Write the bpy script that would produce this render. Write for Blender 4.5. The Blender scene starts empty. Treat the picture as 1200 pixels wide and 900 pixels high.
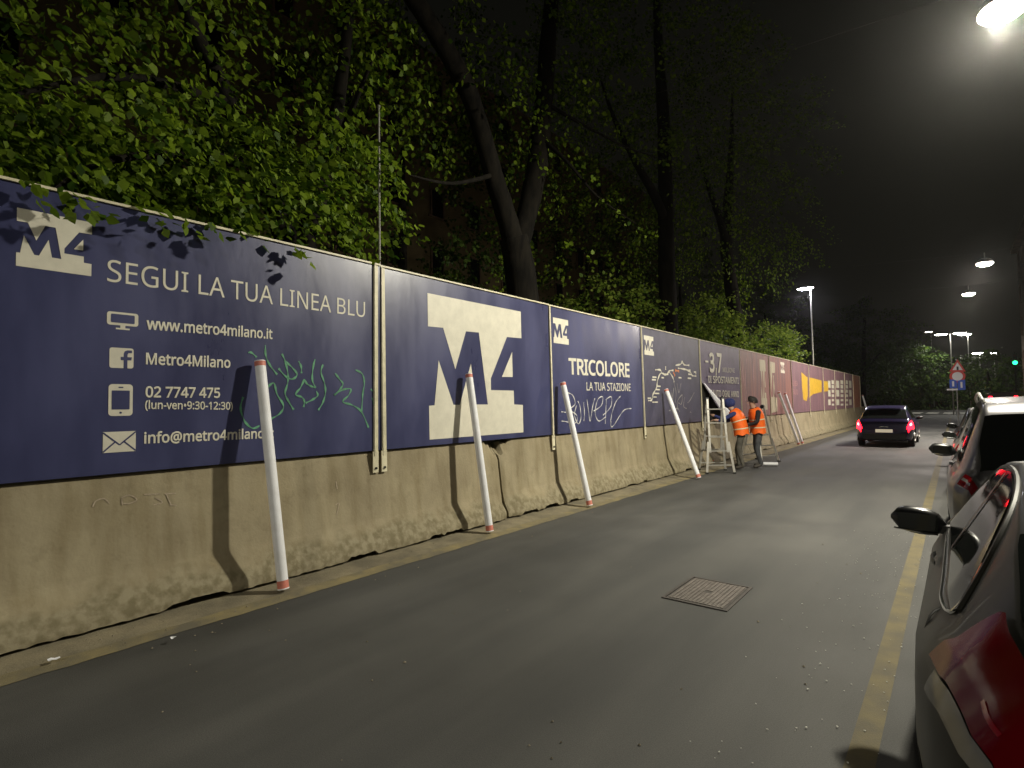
import bpy, bmesh, math, random
import numpy as np
from mathutils import Vector, Matrix
random.seed(7); rng = np.random.default_rng(7)
scene = bpy.context.scene
col = scene.collection
R = math.radians

# ------------------------------------------------------------------ camera
CAM_H, FPX = 1.65, 650.0
def cam_axes(vp=(1120, 467), rho=0.8):
    a = np.array([vp[0]-600, -(vp[1]-450), FPX], float)
    y = a/np.linalg.norm(a)
    z = np.array([-math.tan(R(rho)), 1, 0.0]); z[2] = -(z[0]*a[0]+z[1]*a[1])/a[2]; z /= np.linalg.norm(z)
    return np.array([-np.cross(y, z), y, z])        # rows: world axes in camera right/up/forward
AX = cam_axes()
cam = bpy.data.objects.new('camera', bpy.data.cameras.new('camera')); col.objects.link(cam)
cam.data.sensor_width = 36; cam.data.lens = 36*FPX/1200
cam.data.clip_start = 0.05; cam.data.clip_end = 2000
cam.matrix_world = Matrix(((AX[0][0], AX[0][1], -AX[0][2], 0), (AX[1][0], AX[1][1], -AX[1][2], 0),
                           (AX[2][0], AX[2][1], -AX[2][2], CAM_H), (0, 0, 0, 1)))
scene.camera = cam

# ------------------------------------------------------------------ night sky, exposure
world = bpy.data.worlds.new('World'); scene.world = world; world.use_nodes = True
wn = world.node_tree.nodes; wl = world.node_tree.links
bg = wn['Background']
tc = wn.new('ShaderNodeTexCoord'); sp = wn.new('ShaderNodeSeparateXYZ'); rp = wn.new('ShaderNodeValToRGB')
wl.new(tc.outputs['Generated'], sp.inputs[0]); wl.new(sp.outputs['Z'], rp.inputs[0]); wl.new(rp.outputs[0], bg.inputs[0])
rp.color_ramp.elements[0].color = (0.0055, 0.0052, 0.0036, 1); rp.color_ramp.elements[0].position = 0.0
rp.color_ramp.elements[1].color = (0.0032, 0.0032, 0.0025, 1); rp.color_ramp.elements[1].position = 0.7
bg.inputs[1].default_value = 1.0
scene.view_settings.view_transform = 'Standard'; scene.view_settings.look = 'None'
scene.view_settings.gamma = 1; scene.view_settings.exposure = 0.0
scene.cycles.use_denoising = True
scene.cycles.sample_clamp_indirect = 4.0
LAMP_COL = (1.0, 0.945, 0.77)

# ------------------------------------------------------------------ pixel helpers (photo 1200x900)
def ray(px, py):
    return AX @ np.array([(px-600)/FPX, -(py-450)/FPX, 1.0])
def on_x(px, py, X): r = ray(px, py); return Vector((r*(X/r[0])).tolist())+Vector((0, 0, CAM_H))
def on_y(px, py, Y): r = ray(px, py); return Vector((r*(Y/r[1])).tolist())+Vector((0, 0, CAM_H))
def on_z(px, py, Z=0): r = ray(px, py); return Vector((r*((Z-CAM_H)/r[2])).tolist())+Vector((0, 0, CAM_H))

# ------------------------------------------------------------------ materials
MATS = {}
def mat(name, color, rough=0.6, metal=0.0, var=0.0, scale=5.0, bump=0.0, bscale=60.0, color2=None, emit=None, estr=0.0,
        spec=0.5, coat=0.0, stretch=(1, 1, 1), rvar=0.0):
    if name in MATS: return MATS[name]
    m = bpy.data.materials.new(name); m.use_nodes = True
    n, l = m.node_tree.nodes, m.node_tree.links
    b = n['Principled BSDF']
    b.inputs['Base Color'].default_value = (*color, 1); b.inputs['Roughness'].default_value = rough
    b.inputs['Metallic'].default_value = metal; b.inputs['Specular IOR Level'].default_value = spec
    b.inputs['Coat Weight'].default_value = coat
    if emit: b.inputs['Emission Color'].default_value = (*emit, 1); b.inputs['Emission Strength'].default_value = estr
    if var or color2 or bump or rvar:
        t = n.new('ShaderNodeTexCoord'); mp = n.new('ShaderNodeMapping'); mp.inputs['Scale'].default_value = stretch
        l.new(t.outputs['Object'], mp.inputs[0])
    if var or color2 or rvar:
        ns = n.new('ShaderNodeTexNoise'); ns.inputs['Scale'].default_value = scale; ns.inputs['Detail'].default_value = 9
        ns.inputs['Roughness'].default_value = 0.62
        l.new(mp.outputs[0], ns.inputs[0])
        cr = n.new('ShaderNodeValToRGB')
        c2 = color2 or tuple(c*(1-var) for c in color)
        c1 = color if color2 else tuple(min(1, c*(1+var)) for c in color)
        cr.color_ramp.elements[0].position = 0.36; cr.color_ramp.elements[1].position = 0.64
        cr.color_ramp.elements[0].color = (*c2, 1); cr.color_ramp.elements[1].color = (*c1, 1)
        l.new(ns.outputs[0], cr.inputs[0]); l.new(cr.outputs[0], b.inputs['Base Color'])
        if rvar:
            mr = n.new('ShaderNodeMapRange'); mr.inputs['From Min'].default_value = 0.3; mr.inputs['From Max'].default_value = 0.7
            mr.inputs['To Min'].default_value = rough-rvar; mr.inputs['To Max'].default_value = rough+rvar
            l.new(ns.outputs[0], mr.inputs[0]); l.new(mr.outputs[0], b.inputs['Roughness'])
    if bump:
        nb = n.new('ShaderNodeTexNoise'); nb.inputs['Scale'].default_value = bscale; nb.inputs['Detail'].default_value = 5
        l.new(mp.outputs[0], nb.inputs[0])
        bp = n.new('ShaderNodeBump'); bp.inputs['Strength'].default_value = bump; bp.inputs['Distance'].default_value = 0.01
        l.new(nb.outputs[0], bp.inputs['Height']); l.new(bp.outputs[0], b.inputs['Normal'])
    MATS[name] = m; return m

def leaf_mat(name, c_dark, c_light, trans=0.35):
    m = bpy.data.materials.new(name); m.use_nodes = True
    n, l = m.node_tree.nodes, m.node_tree.links
    b = n['Principled BSDF']; out = n['Material Output']
    g = n.new('ShaderNodeNewGeometry'); cr = n.new('ShaderNodeValToRGB')
    cr.color_ramp.elements[0].color = (*c_dark, 1); cr.color_ramp.elements[1].color = (*c_light, 1)
    l.new(g.outputs['Random Per Island'], cr.inputs[0]); l.new(cr.outputs[0], b.inputs['Base Color'])
    b.inputs['Roughness'].default_value = 0.55; b.inputs['Specular IOR Level'].default_value = 0.22
    tr = n.new('ShaderNodeBsdfTranslucent'); mx = n.new('ShaderNodeMixShader'); mx.inputs[0].default_value = trans
    l.new(cr.outputs[0], tr.inputs[0]); l.new(b.outputs[0], mx.inputs[1]); l.new(tr.outputs[0], mx.inputs[2])
    l.new(mx.outputs[0], out.inputs[0]); MATS[name] = m; return m

def concrete_mat():
    m = mat('barrier_concrete', (0.36, 0.31, 0.205), 0.9, var=0.0, color2=(0.27, 0.228, 0.148), scale=1.6, bump=0.35, bscale=38)
    n, l = m.node_tree.nodes, m.node_tree.links
    b = n['Principled BSDF']; base = b.inputs['Base Color'].links[0].from_socket
    t = n.new('ShaderNodeTexCoord'); mp = n.new('ShaderNodeMapping'); mp.inputs['Scale'].default_value = (6, 6, 0.7)
    l.new(t.outputs['Object'], mp.inputs[0])
    st = n.new('ShaderNodeTexNoise'); st.inputs['Scale'].default_value = 1.3; st.inputs['Detail'].default_value = 8; l.new(mp.outputs[0], st.inputs[0])
    r1 = n.new('ShaderNodeValToRGB'); r1.color_ramp.elements[0].position = 0.42; r1.color_ramp.elements[1].position = 0.66
    r1.color_ramp.elements[0].color = (1, 1, 1, 1); r1.color_ramp.elements[1].color = (0.74, 0.71, 0.64, 1); l.new(st.outputs[0], r1.inputs[0])
    m1 = n.new('ShaderNodeMix'); m1.data_type = 'RGBA'; m1.blend_type = 'MULTIPLY'; m1.inputs[0].default_value = 0.8
    l.new(base, m1.inputs[6]); l.new(r1.outputs[0], m1.inputs[7])
    # pitting, pale scuffs and dark blotches
    pb = n.new('ShaderNodeTexNoise'); pb.inputs['Scale'].default_value = 4.5; pb.inputs['Detail'].default_value = 12; pb.inputs['Roughness'].default_value = .72; l.new(t.outputs['Object'], pb.inputs[0])
    rb = n.new('ShaderNodeValToRGB'); eb = rb.color_ramp.elements; eb[0].position = .30; eb[0].color = (.62, .60, .56, 1); eb[1].position = .46; eb[1].color = (1, 1, 1, 1)
    e3 = eb.new(.62); e3.color = (1, 1, 1, 1); e4 = eb.new(.70); e4.color = (1.38, 1.36, 1.30, 1); l.new(pb.outputs[0], rb.inputs[0])
    mb_ = n.new('ShaderNodeMix'); mb_.data_type = 'RGBA'; mb_.blend_type = 'MULTIPLY'; mb_.inputs[0].default_value = .55; l.new(m1.outputs[2], mb_.inputs[6]); l.new(rb.outputs[0], mb_.inputs[7]); m1 = mb_
    # moss and damp crust low on the toe, pale efflorescence band just above it
    sx = n.new('ShaderNodeSeparateXYZ'); l.new(t.outputs['Object'], sx.inputs[0])
    nz = n.new('ShaderNodeTexNoise'); nz.inputs['Scale'].default_value = 2.4; nz.inputs['Detail'].default_value = 10; l.new(t.outputs['Object'], nz.inputs[0])
    ad = n.new('ShaderNodeMath'); ad.operation = 'MULTIPLY_ADD'; ad.inputs[1].default_value = 0.55; l.new(nz.outputs[0], ad.inputs[0]); l.new(sx.outputs['Z'], ad.inputs[2])
    r2 = n.new('ShaderNodeValToRGB'); e = r2.color_ramp.elements
    e[0].position = 0.50; e[0].color = (0.9, 0.9, 0.9, 1); e[1].position = 0.60; e[1].color = (0, 0, 0, 1)
    l.new(ad.outputs[0], r2.inputs[0])
    nm = n.new('ShaderNodeTexNoise'); nm.inputs['Scale'].default_value = 13; nm.inputs['Detail'].default_value = 6; l.new(t.outputs['Object'], nm.inputs[0])
    r3 = n.new('ShaderNodeValToRGB'); r3.color_ramp.elements[0].position = 0.4; r3.color_ramp.elements[1].position = 0.62
    r3.color_ramp.elements[0].color = (0.165, 0.14, 0.08, 1); r3.color_ramp.elements[1].color = (0.29, 0.255, 0.17, 1); l.new(nm.outputs[0], r3.inputs[0])
    m2 = n.new('ShaderNodeMix'); m2.data_type = 'RGBA'; l.new(r2.outputs[0], m2.inputs[0]); l.new(m1.outputs[2], m2.inputs[6]); l.new(r3.outputs[0], m2.inputs[7])
    l.new(m2.outputs[2], b.inputs['Base Color'])
    return m

def asphalt_mat():
    m = mat('asphalt', (0.083, 0.083, 0.081), 0.78, color2=(0.055, 0.055, 0.053), scale=0.55, bump=0.3, bscale=240, rvar=0.14)
    n, l = m.node_tree.nodes, m.node_tree.links
    b = n['Principled BSDF']; base = b.inputs['Base Color'].links[0].from_socket
    t = n.new('ShaderNodeTexCoord')
    nf = n.new('ShaderNodeTexNoise'); nf.inputs['Scale'].default_value = 130; nf.inputs['Detail'].default_value = 3; l.new(t.outputs['Object'], nf.inputs[0])
    r = n.new('ShaderNodeValToRGB'); r.color_ramp.elements[0].position = 0.35; r.color_ramp.elements[1].position = 0.7
    r.color_ramp.elements[0].color = (0.82, 0.82, 0.82, 1); r.color_ramp.elements[1].color = (1.18, 1.17, 1.15, 1); l.new(nf.outputs[0], r.inputs[0])
    mx = n.new('ShaderNodeMix'); mx.data_type = 'RGBA'; mx.blend_type = 'MULTIPLY'; mx.inputs[0].default_value = 1
    l.new(base, mx.inputs[6]); l.new(r.outputs[0], mx.inputs[7])
    # stretched wheel-track stains
    mp = n.new('ShaderNodeMapping'); mp.inputs['Scale'].default_value = (1.1, 0.16, 1); l.new(t.outputs['Object'], mp.inputs[0])
    ns = n.new('ShaderNodeTexNoise'); ns.inputs['Scale'].default_value = 1.4; ns.inputs['Detail'].default_value = 6; l.new(mp.outputs[0], ns.inputs[0])
    r2 = n.new('ShaderNodeValToRGB'); r2.color_ramp.elements[0].position = 0.38; r2.color_ramp.elements[1].position = 0.62
    r2.color_ramp.elements[0].color = (0.72, 0.72, 0.72, 1); r2.color_ramp.elements[1].color = (1.08, 1.06, 1.03, 1); l.new(ns.outputs[0], r2.inputs[0])
    mx2 = n.new('ShaderNodeMix'); mx2.data_type = 'RGBA'; mx2.blend_type = 'MULTIPLY'; mx2.inputs[0].default_value = 1
    l.new(mx.outputs[2], mx2.inputs[6]); l.new(r2.outputs[0], mx2.inputs[7]); l.new(mx2.outputs[2], b.inputs['Base Color'])
    return m

M_CONC = concrete_mat(); M_ASPH = asphalt_mat()
M_NAVY = mat('navy_print', (0.046, 0.051, 0.126), 0.34, var=0.2, scale=1.6, bump=0.4, bscale=3.0, rvar=0.10, spec=0.55, stretch=(1, 1, 0.35))
M_NAVYG = mat('faded_navy_print', (0.060, 0.058, 0.10), 0.5, var=0.2, scale=3, bump=0.1, bscale=9)
M_VIOLET = mat('violet_print', (0.085, 0.06, 0.125), 0.5, var=0.2, scale=3)
M_RUST = mat('red_brown_print', (0.27, 0.125, 0.105), 0.55, color2=(0.15, 0.085, 0.095), scale=1.5, stretch=(1, 2.5, 0.35))
M_PURPLE = mat('faded_purple_print', (0.23, 0.125, 0.15), 0.55, color2=(0.15, 0.088, 0.11), scale=1.2, stretch=(1, 2, 0.5))
M_WPRINT = mat('white_print', (0.66, 0.63, 0.53), 0.5, var=0.07, scale=6)
M_BEIGE = mat('beige_print', (0.42, 0.38, 0.27), 0.6, var=0.2, scale=4, stretch=(1, 3, 0.4))
M_YELP = mat('yellow_print', (0.62, 0.38, 0.035), 0.5, var=0.12, scale=4)
M_PINK = mat('pink_print', (0.36, 0.19, 0.19), 0.6, var=0.15, scale=8)
M_DARKBOARD = mat('bare_dark_board', (0.028, 0.025, 0.022), 0.8, var=0.4, scale=5)
M_SPRAYW = mat('white_spray', (0.62, 0.62, 0.60), 0.5, var=0.2, scale=14)
M_SPRAYG = mat('green_spray', (0.10, 0.30, 0.17), 0.5, var=0.3, scale=14)
M_POST = mat('cream_steel', (0.66, 0.61, 0.44), 0.5, var=0.15, scale=7)
M_GALV = mat('galvanised_steel', (0.42, 0.41, 0.38), 0.42, metal=0.75, var=0.18, scale=12)
M_ALU = mat('aluminium', (0.50, 0.48, 0.44), 0.38, metal=0.6, var=0.08, scale=18)
M_TUBE = mat('white_card', (0.86, 0.87, 0.92), 0.5, color2=(0.76, 0.76, 0.79), scale=5, bump=0.1, bscale=30)
M_REDC = mat('red_band', (0.60, 0.20, 0.15), 0.55, var=0.12, scale=20)
M_YLINE = mat('yellow_road_paint', (0.135, 0.108, 0.045), 0.8, color2=(0.085, 0.072, 0.042), scale=5, bump=0.3, bscale=160)
M_YLINEW = mat('worn_yellow_road_paint', (0.25, 0.205, 0.10), 0.85, color2=(0.135, 0.12, 0.085), scale=3.2, bump=0.3, bscale=120)
M_GUTTER = mat('dusty_gutter_concrete', (0.25, 0.215, 0.14), 0.92, color2=(0.14, 0.122, 0.085), scale=2.6, bump=0.5, bscale=60)
M_WLINE = mat('white_road_paint', (0.55, 0.54, 0.50), 0.7, var=0.2, scale=6)
M_KERB = mat('kerb_granite', (0.27, 0.26, 0.24), 0.8, var=0.2, scale=14)
M_PAVE = mat('pavement_asphalt', (0.11, 0.105, 0.10), 0.85, var=0.2, scale=3)
M_SOIL = mat('park_soil_grass', (0.045, 0.052, 0.02), 0.95, color2=(0.07, 0.055, 0.03), scale=0.8, bump=0.5, bscale=12)
M_BARK = mat('bark', (0.013, 0.011, 0.008), 0.95, color2=(0.004, 0.0035, 0.003), spec=0.15, scale=7, bump=0.9, bscale=16, stretch=(1, 1, 0.25))
M_IRON = mat('cast_iron', (0.16, 0.14, 0.125), 0.65, metal=0.15, var=0.25, scale=20, bump=0.2, bscale=90)
M_BLACK = mat('black_plastic', (0.012, 0.012, 0.012), 0.38)
M_RUBBER = mat('tyre_rubber', (0.014, 0.014, 0.014), 0.85)
M_CHROME = mat('chrome', (0.75, 0.75, 0.74), 0.12, metal=1.0)
M_GLASS = mat('dark_car_glass', (0.010, 0.012, 0.011), 0.05, spec=0.7)
M_OCHRE = mat('ochre_render', (0.20, 0.155, 0.08), 0.9, var=0.15, scale=0.6)
M_STONE = mat('brown_stone', (0.20, 0.135, 0.095), 0.85, var=0.2, scale=1.2)
M_WINDARK = mat('dark_window_pane', (0.01, 0.011, 0.012), 0.12)
M_SKIN = mat('skin', (0.46, 0.28, 0.20), 0.55)
M_ORANGE = mat('orange_vest', (0.95, 0.15, 0.012), 0.6, var=0.1, scale=12, bump=0.2, bscale=25)
M_REFL = mat('reflective_tape', (0.72, 0.62, 0.42), 0.4)
M_DKCLOTH = mat('black_jacket', (0.014, 0.013, 0.016), 0.85, var=0.3, scale=10)
M_TROUS = mat('grey_trousers', (0.058, 0.060, 0.066), 0.9, var=0.3, scale=12, bump=0.3, bscale=25)
M_TROUS2 = mat('khaki_trousers', (0.085, 0.078, 0.065), 0.9, var=0.3, scale=12, bump=0.3, bscale=25)
M_BLUEC = mat('blue_hood', (0.022, 0.032, 0.13), 0.85, var=0.25, scale=10)
M_HAIR = mat('dark_hair', (0.018, 0.014, 0.012), 0.7)
M_SHOE = mat('work_shoe', (0.05, 0.042, 0.035), 0.7)
LEAF_A = leaf_mat('linden_leaf', (0.030, 0.072, 0.005), (0.22, 0.32, 0.022), trans=.45)
LEAF_B = leaf_mat('shrub_leaf', (0.10, 0.18, 0.02), (0.30, 0.38, 0.06), trans=.45)
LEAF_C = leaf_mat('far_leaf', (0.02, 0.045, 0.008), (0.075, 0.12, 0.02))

# ------------------------------------------------------------------ mesh helpers
def tag(o, label=None, cat=None, group=None, kind=None):
    if label: o['label'] = label
    if cat: o['category'] = cat
    if group: o['group'] = group
    if kind: o['kind'] = kind
    return o
def empty(name, loc=(0, 0, 0), rz=0.0):
    o = bpy.data.objects.new(name, None); col.objects.link(o); o.location = loc; o.rotation_euler = (0, 0, rz)
    o.empty_display_size = 0.2
    return o
def link_mesh(name, me, m, parent=None, smooth=False, angle=35):
    o = bpy.data.objects.new(name, me); col.objects.link(o)
    if m is not None and not me.materials: me.materials.append(m)
    if smooth:
        me.polygons.foreach_set('use_smooth', [True]*len(me.polygons)); me.set_sharp_from_angle(angle=R(angle))
    if parent is not None: o.parent = parent
    return o
class MB:
    def __init__(s): s.v = []; s.f = []
    def add(s, vs, fs):
        k = len(s.v); s.v += [tuple(v) for v in vs]; s.f += [tuple(k+i for i in f) for f in fs]; return s
    def box(s, c, d, rot=None):
        x, y, z = d[0]/2, d[1]/2, d[2]/2
        vs = [Vector((a*x, b*y, e*z)) for a in (-1, 1) for b in (-1, 1) for e in (-1, 1)]
        if rot is not None: vs = [rot @ v for v in vs]
        c = Vector(c)
        return s.add([v+c for v in vs], [(0, 1, 3, 2), (4, 6, 7, 5), (0, 4, 5, 1), (2, 3, 7, 6), (0, 2, 6, 4), (1, 5, 7, 3)])
    def bar(s, a, b, w, h, up=(0, 0, 1)):
        a, b = Vector(a), Vector(b); d = b-a; L = d.length; d.normalize()
        u = Vector(up)
        if abs(d.dot(u)) > 0.98: u = Vector((1, 0, 0))
        x = d.cross(u).normalized(); y = x.cross(d)
        return s.box((a+b)/2, (w, L, h), Matrix((x, d, y)).transposed())
    def tube(s, pts, radii, n=10, caps=True, jitter=0.0):
        pts = [Vector(p) for p in pts]
        if not hasattr(radii, '__len__'): radii = [radii]*len(pts)
        rings = []; vs = []; fs = []; ref = None
        for i, p in enumerate(pts):
            d = (pts[min(i+1, len(pts)-1)]-pts[max(i-1, 0)]).normalized()
            if ref is None:
                ref = Vector((1, 0, 0)) if abs(d.x) < 0.8 else Vector((0, 1, 0))
            x = (ref-d*ref.dot(d)).normalized(); y = d.cross(x); ref = x
            for k in range(n):
                a = 2*math.pi*k/n; r = radii[i]*(1+(random.uniform(-jitter, jitter) if jitter else 0))
                vs.append(p+x*math.cos(a)*r+y*math.sin(a)*r)
        for i in range(len(pts)-1):
            for k in range(n):
                a, b = i*n+k, i*n+(k+1) % n; fs.append((a, b, b+n, a+n))
        if caps: fs.append(tuple(range(n-1, -1, -1))); fs.append(tuple(range((len(pts)-1)*n, len(pts)*n)))
        return s.add(vs, fs)
    def grid(s, P):          # P[i][j] points
        nj = len(P[0]); vs = [p for r in P for p in r]
        fs = [(i*nj+j, (i+1)*nj+j, (i+1)*nj+j+1, i*nj+j+1) for i in range(len(P)-1) for j in range(nj-1)]
        return s.add(vs, fs)
    def prism(s, pts, d):    # closed outline pts extruded by vector d
        n = len(pts); d = Vector(d); a = [Vector(p) for p in pts]; b = [p+d for p in a]
        return s.add(a+b, [tuple(range(n-1, -1, -1)), tuple(range(n, 2*n))]+[(i, (i+1) % n, n+(i+1) % n, n+i) for i in range(n)])
    def build(s, name, m, parent=None, origin=None, smooth=False, angle=35, tri=False):
        o = Vector(origin) if origin is not None else Vector((0, 0, 0))
        me = bpy.data.meshes.new(name); me.from_pydata([(v[0]-o.x, v[1]-o.y, v[2]-o.z) for v in s.v], [], s.f)
        bm = bmesh.new(); bm.from_mesh(me)
        if tri: bmesh.ops.triangulate(bm, faces=[f for f in bm.faces if len(f.verts) > 4])
        bmesh.ops.recalc_face_normals(bm, faces=bm.faces) if not tri else None
        bm.to_mesh(me); bm.free()
        ob = link_mesh(name, me, m, parent, smooth, angle)
        if parent is None: ob.location = o
        return ob
def catmull(pts, n=6):
    pts = [Vector(p) for p in pts]; out = []
    for i in range(len(pts)-1):
        p0, p1, p2, p3 = pts[max(i-1, 0)], pts[i], pts[i+1], pts[min(i+2, len(pts)-1)]
        for k in range(n):
            t = k/n
            out.append(0.5*((2*p1)+(p2-p0)*t+(2*p0-5*p1+4*p2-p3)*t*t+(3*p1-p0-3*p2+p3)*t**3))
    out.append(pts[-1]); return out
def interp(xs, ys, x):
    return float(np.interp(x, xs, ys))
def copy_tree(o, parent=None):
    c = o.copy(); col.objects.link(c); c.parent = parent
    for ch in list(o.children): copy_tree(ch, c)
    return c

# ------------------------------------------------------------------ ground, road, kerbs
def sheet(name, x0, x1, y0, y1, z, m, kind='structure'):
    o = MB().add([(x0, y0, z), (x1, y0, z), (x1, y1, z), (x0, y1, z)], [(0, 1, 2, 3)]).build(name, m)
    return tag(o, kind=kind)
sheet('ground', -400, 400, -200, 700, -0.03, M_SOIL)
sheet('road', -5.05, 2.05, -25, 130, 0.0, M_ASPH)
def rough_strip(name, x0, x1, y0, y1, z, m, wob, ny, edge_drop=0.0):
    b = MB(); P = []
    for i in range(ny+1):
        y = y0+(y1-y0)*i/ny
        xr = x1+random.uniform(-wob, wob)
        P.append([(x0, y, z+random.uniform(-.004, .004)), ((x0+xr)/2, y, z+random.uniform(-.006, .006)), (xr, y, z-edge_drop)])
    return tag(b.grid(P).build(name, m, smooth=True, angle=60), kind='structure')
rough_strip('gutter_strip', -5.6, -4.64, -25, 70, 0.022, M_GUTTER, 0.012, 700, 0.016)
rough_strip('yellow_edge_line', -4.70, -4.53, -25, 70, 0.010, M_YLINEW, 0.010, 700, 0.006)
sheet('yellow_parking_line', -0.452, -0.338, -25, 62, 0.004, M_YLINE)
kb = MB()
kb.box((2.13, 50, 0.03), (0.16, 160, 0.2)); tag(kb.build('kerb', M_KERB), kind='structure')
sheet('pavement', 2.21, 5.6, -25, 130, 0.128, M_PAVE)
for i, (px, py) in enumerate([(1075, 483.5), (1094, 483.5), (1113, 483.5), (1132, 483.5)]):
    c = on_z(px, py)
    sheet('crossing_stripe', c.x-0.55, c.x+0.55, 76, 86, 0.006, M_WLINE)
sheet('cross_street', -90, 90, 88, 97, 0.003, M_ASPH)

# ------------------------------------------------------------------ hoarding geometry
XP, ZB, ZT, P0, PW = -5.20, 1.15, 3.285, 4.06, 3.455
def hp(px, py): v = on_x(px, py, XP); return v.y, v.z

# ------------------------------------------------------------------ concrete barriers
def make_barrier(name, y0, L, label, chip_start=False, chip_end=False, seed=0):
    rr = random.Random(seed)
    prof = [(-5.83, 0.05), (-5.83, 0.10), (-5.62, 0.36), (-5.545, 1.13), (-5.525, 1.15), (-5.26, 1.15), (-5.24, 1.13),
            (-5.155, 0.40), (-5.145, 0.36), (-5.015, 0.13), (-5.005, 0.10), (-5.0, 0.045)]
    dense = []
    for a, b in zip(prof[:-1], prof[1:]):
        n = max(1, int(math.hypot(b[0]-a[0], b[1]-a[1])/0.09))
        for k in range(n): dense.append((a[0]+(b[0]-a[0])*k/n, a[1]+(b[1]-a[1])*k/n))
    dense.append(prof[-1])
    N = int(L/0.05); b = MB(); P = []
    chips = [(rr.uniform(0.3, L-0.3), rr.uniform(0.06, 0.20), rr.uniform(0.02, 0.045)) for _ in range(5)]
    for i in range(N+1):
        y = L*i/N; row = []
        low = 0.0
        for cy, cw, ch in chips:
            if abs(y-cy) < cw: low = max(low, ch)
        for k, (x, z) in enumerate(dense):
            dx = dz = 0.0
            if z < 0.055 and x > -5.2: dz = low+rr.uniform(-0.007, 0.007)
            if x > -5.3: dx = rr.uniform(-.0012, .0012)
            for flag, dist in ((chip_start, y), (chip_end, L-y)):
                if flag and dist < 0.30 and z > 0.92 and x > -5.5:
                    t = (1-dist/0.30)*min(1, (z-0.90)/0.2)
                    dz -= 0.20*t*(0.6+0.4*math.sin(y*40)); dx -= 0.10*t
                if flag and dist < 0.25 and z < 0.3 and x > -5.2:
                    dx -= 0.06*(1-dist/0.25)*rr.uniform(0.5, 1)
            if min(y, L-y) < 0.03 and x > -5.3: dx -= 0.02
            row.append((x+dx, y0+y, z+dz))
        P.append(row)
    b.grid(P)
    n = len(dense)
    b.f.append(tuple(range(n))); b.f.append(tuple(reversed(range(N*n, (N+1)*n))))
    for i in range(N): b.f.append((i*n, i*n+n-1, (i+1)*n+n-1, (i+1)*n))
    o = b.build(name, M_CONC, origin=(-5.4, y0, 0), smooth=True, angle=32)
    # object coords: keep z from the ground
    return tag(o, label, 'barrier', 'concrete barriers under the hoarding')
J0, BL = 6.2, 5.95
BLAB = ['concrete road barrier under the panel of contact lines, nearest the camera',
        'concrete road barrier with a broken top corner under the TRICOLORE panel',
        'concrete road barrier under the map panel, behind the stepladder',
        'concrete road barrier behind the workers in orange vests',
        'concrete road barrier just beyond the pair of leaning tubes',
        'concrete road barrier under the yellow poster shape, left of the moving car',
        'concrete road barrier second from the far end of the hoarding',
        'concrete road barrier at the far end of the hoarding']
for k in range(8):
    make_barrier('concrete_barrier', J0+BL*(k-1)+0.02, BL-0.04, BLAB[k], chip_start=(k in (1, 4)), chip_end=(k == 0), seed=k)
make_barrier('concrete_barrier', J0+BL*7+0.02, 46.8-(J0+BL*7), 'short last stub of concrete barrier closing the far hoarding end', seed=9) if 46.8-(J0+BL*7) > 0.3 else None

near = [o for o in bpy.data.objects if o.get('label') == BLAB[0]][0]
def on_face(px, py):
    v = on_x(px, py, -5.2)
    for _ in range(4): v = on_x(px, py, -5.24+(1.13-v.z)*.1164+.005)
    return v-near.location
for ln in ([(290, 250), (300, 232), (325, 225), (342, 240)], [(380, 225), (383, 245)], [(380, 222), (405, 214), (428, 228), (405, 240), (385, 240)], [(450, 212), (500, 210)], [(480, 245), (508, 236), (485, 222)], [(520, 210), (535, 245)], [(515, 210), (550, 208)], [(530, 244), (552, 246)],
           [(1050, 170), (1054, 195)], [(1048, 245), (1060, 240), (1052, 275)]):
    q_ = catmull([on_face(x/2.667, 500+y/2.667) for x, y in ln], 5); P_ = []
    for i, v_ in enumerate(q_):
        d_ = (q_[min(i+1, len(q_)-1)]-q_[max(i-1, 0)]).normalized(); n_ = Vector((0, -d_.z, d_.y))*.0045; P_.append([v_-n_, v_+n_])
    MB().grid(P_).build('scratch', mat('chalk_scratch', (.40, .33, .25), .9, var=.3, scale=30), near)
# ------------------------------------------------------------------ prints on the panels
LZ = [(95,58),(583,157),(588,298),(516,292),(430,510),(430,572),(550,575),(552,648),(603,650),(607,795),(108,832),(107,655),(132,652),
      (155,415),(232,650),(265,650),(325,432),(352,648),(413,648),(368,268),(300,262),(243,462),(180,243),(97,235)]
L4 = [(543,370),(545,503),(488,503)]
def lz(p): return hp(480+p[0]/4.5, 330+p[1]/4.5)
_a = [lz(p) for p in LZ]; _b = [lz(p) for p in L4]
ly0 = (_a[0][0]+_a[10][0])/2; ly1 = (_a[1][0]+_a[9][0])/2; lz0 = (_a[9][1]+_a[10][1])/2; lz1 = (_a[0][1]+_a[1][1])/2
LOGO = [((p[0]-ly0)/(ly1-ly0), (p[1]-lz0)/(lz1-lz0)) for p in _a]; LOGO4 = [((p[0]-ly0)/(ly1-ly0), (p[1]-lz0)/(lz1-lz0)) for p in _b]
for i in (0, 23, 10, 11): LOGO[i] = (0.0 if i in (0, 10) else LOGO[i][0]*0, LOGO[i][1])
for i in (0, 1): LOGO[i] = (LOGO[i][0], 1.0)
for i in (9, 10): LOGO[i] = (LOGO[i][0], 0.0)
for i in (1, 2, 8, 9): LOGO[i] = (1.0, LOGO[i][1])

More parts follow.
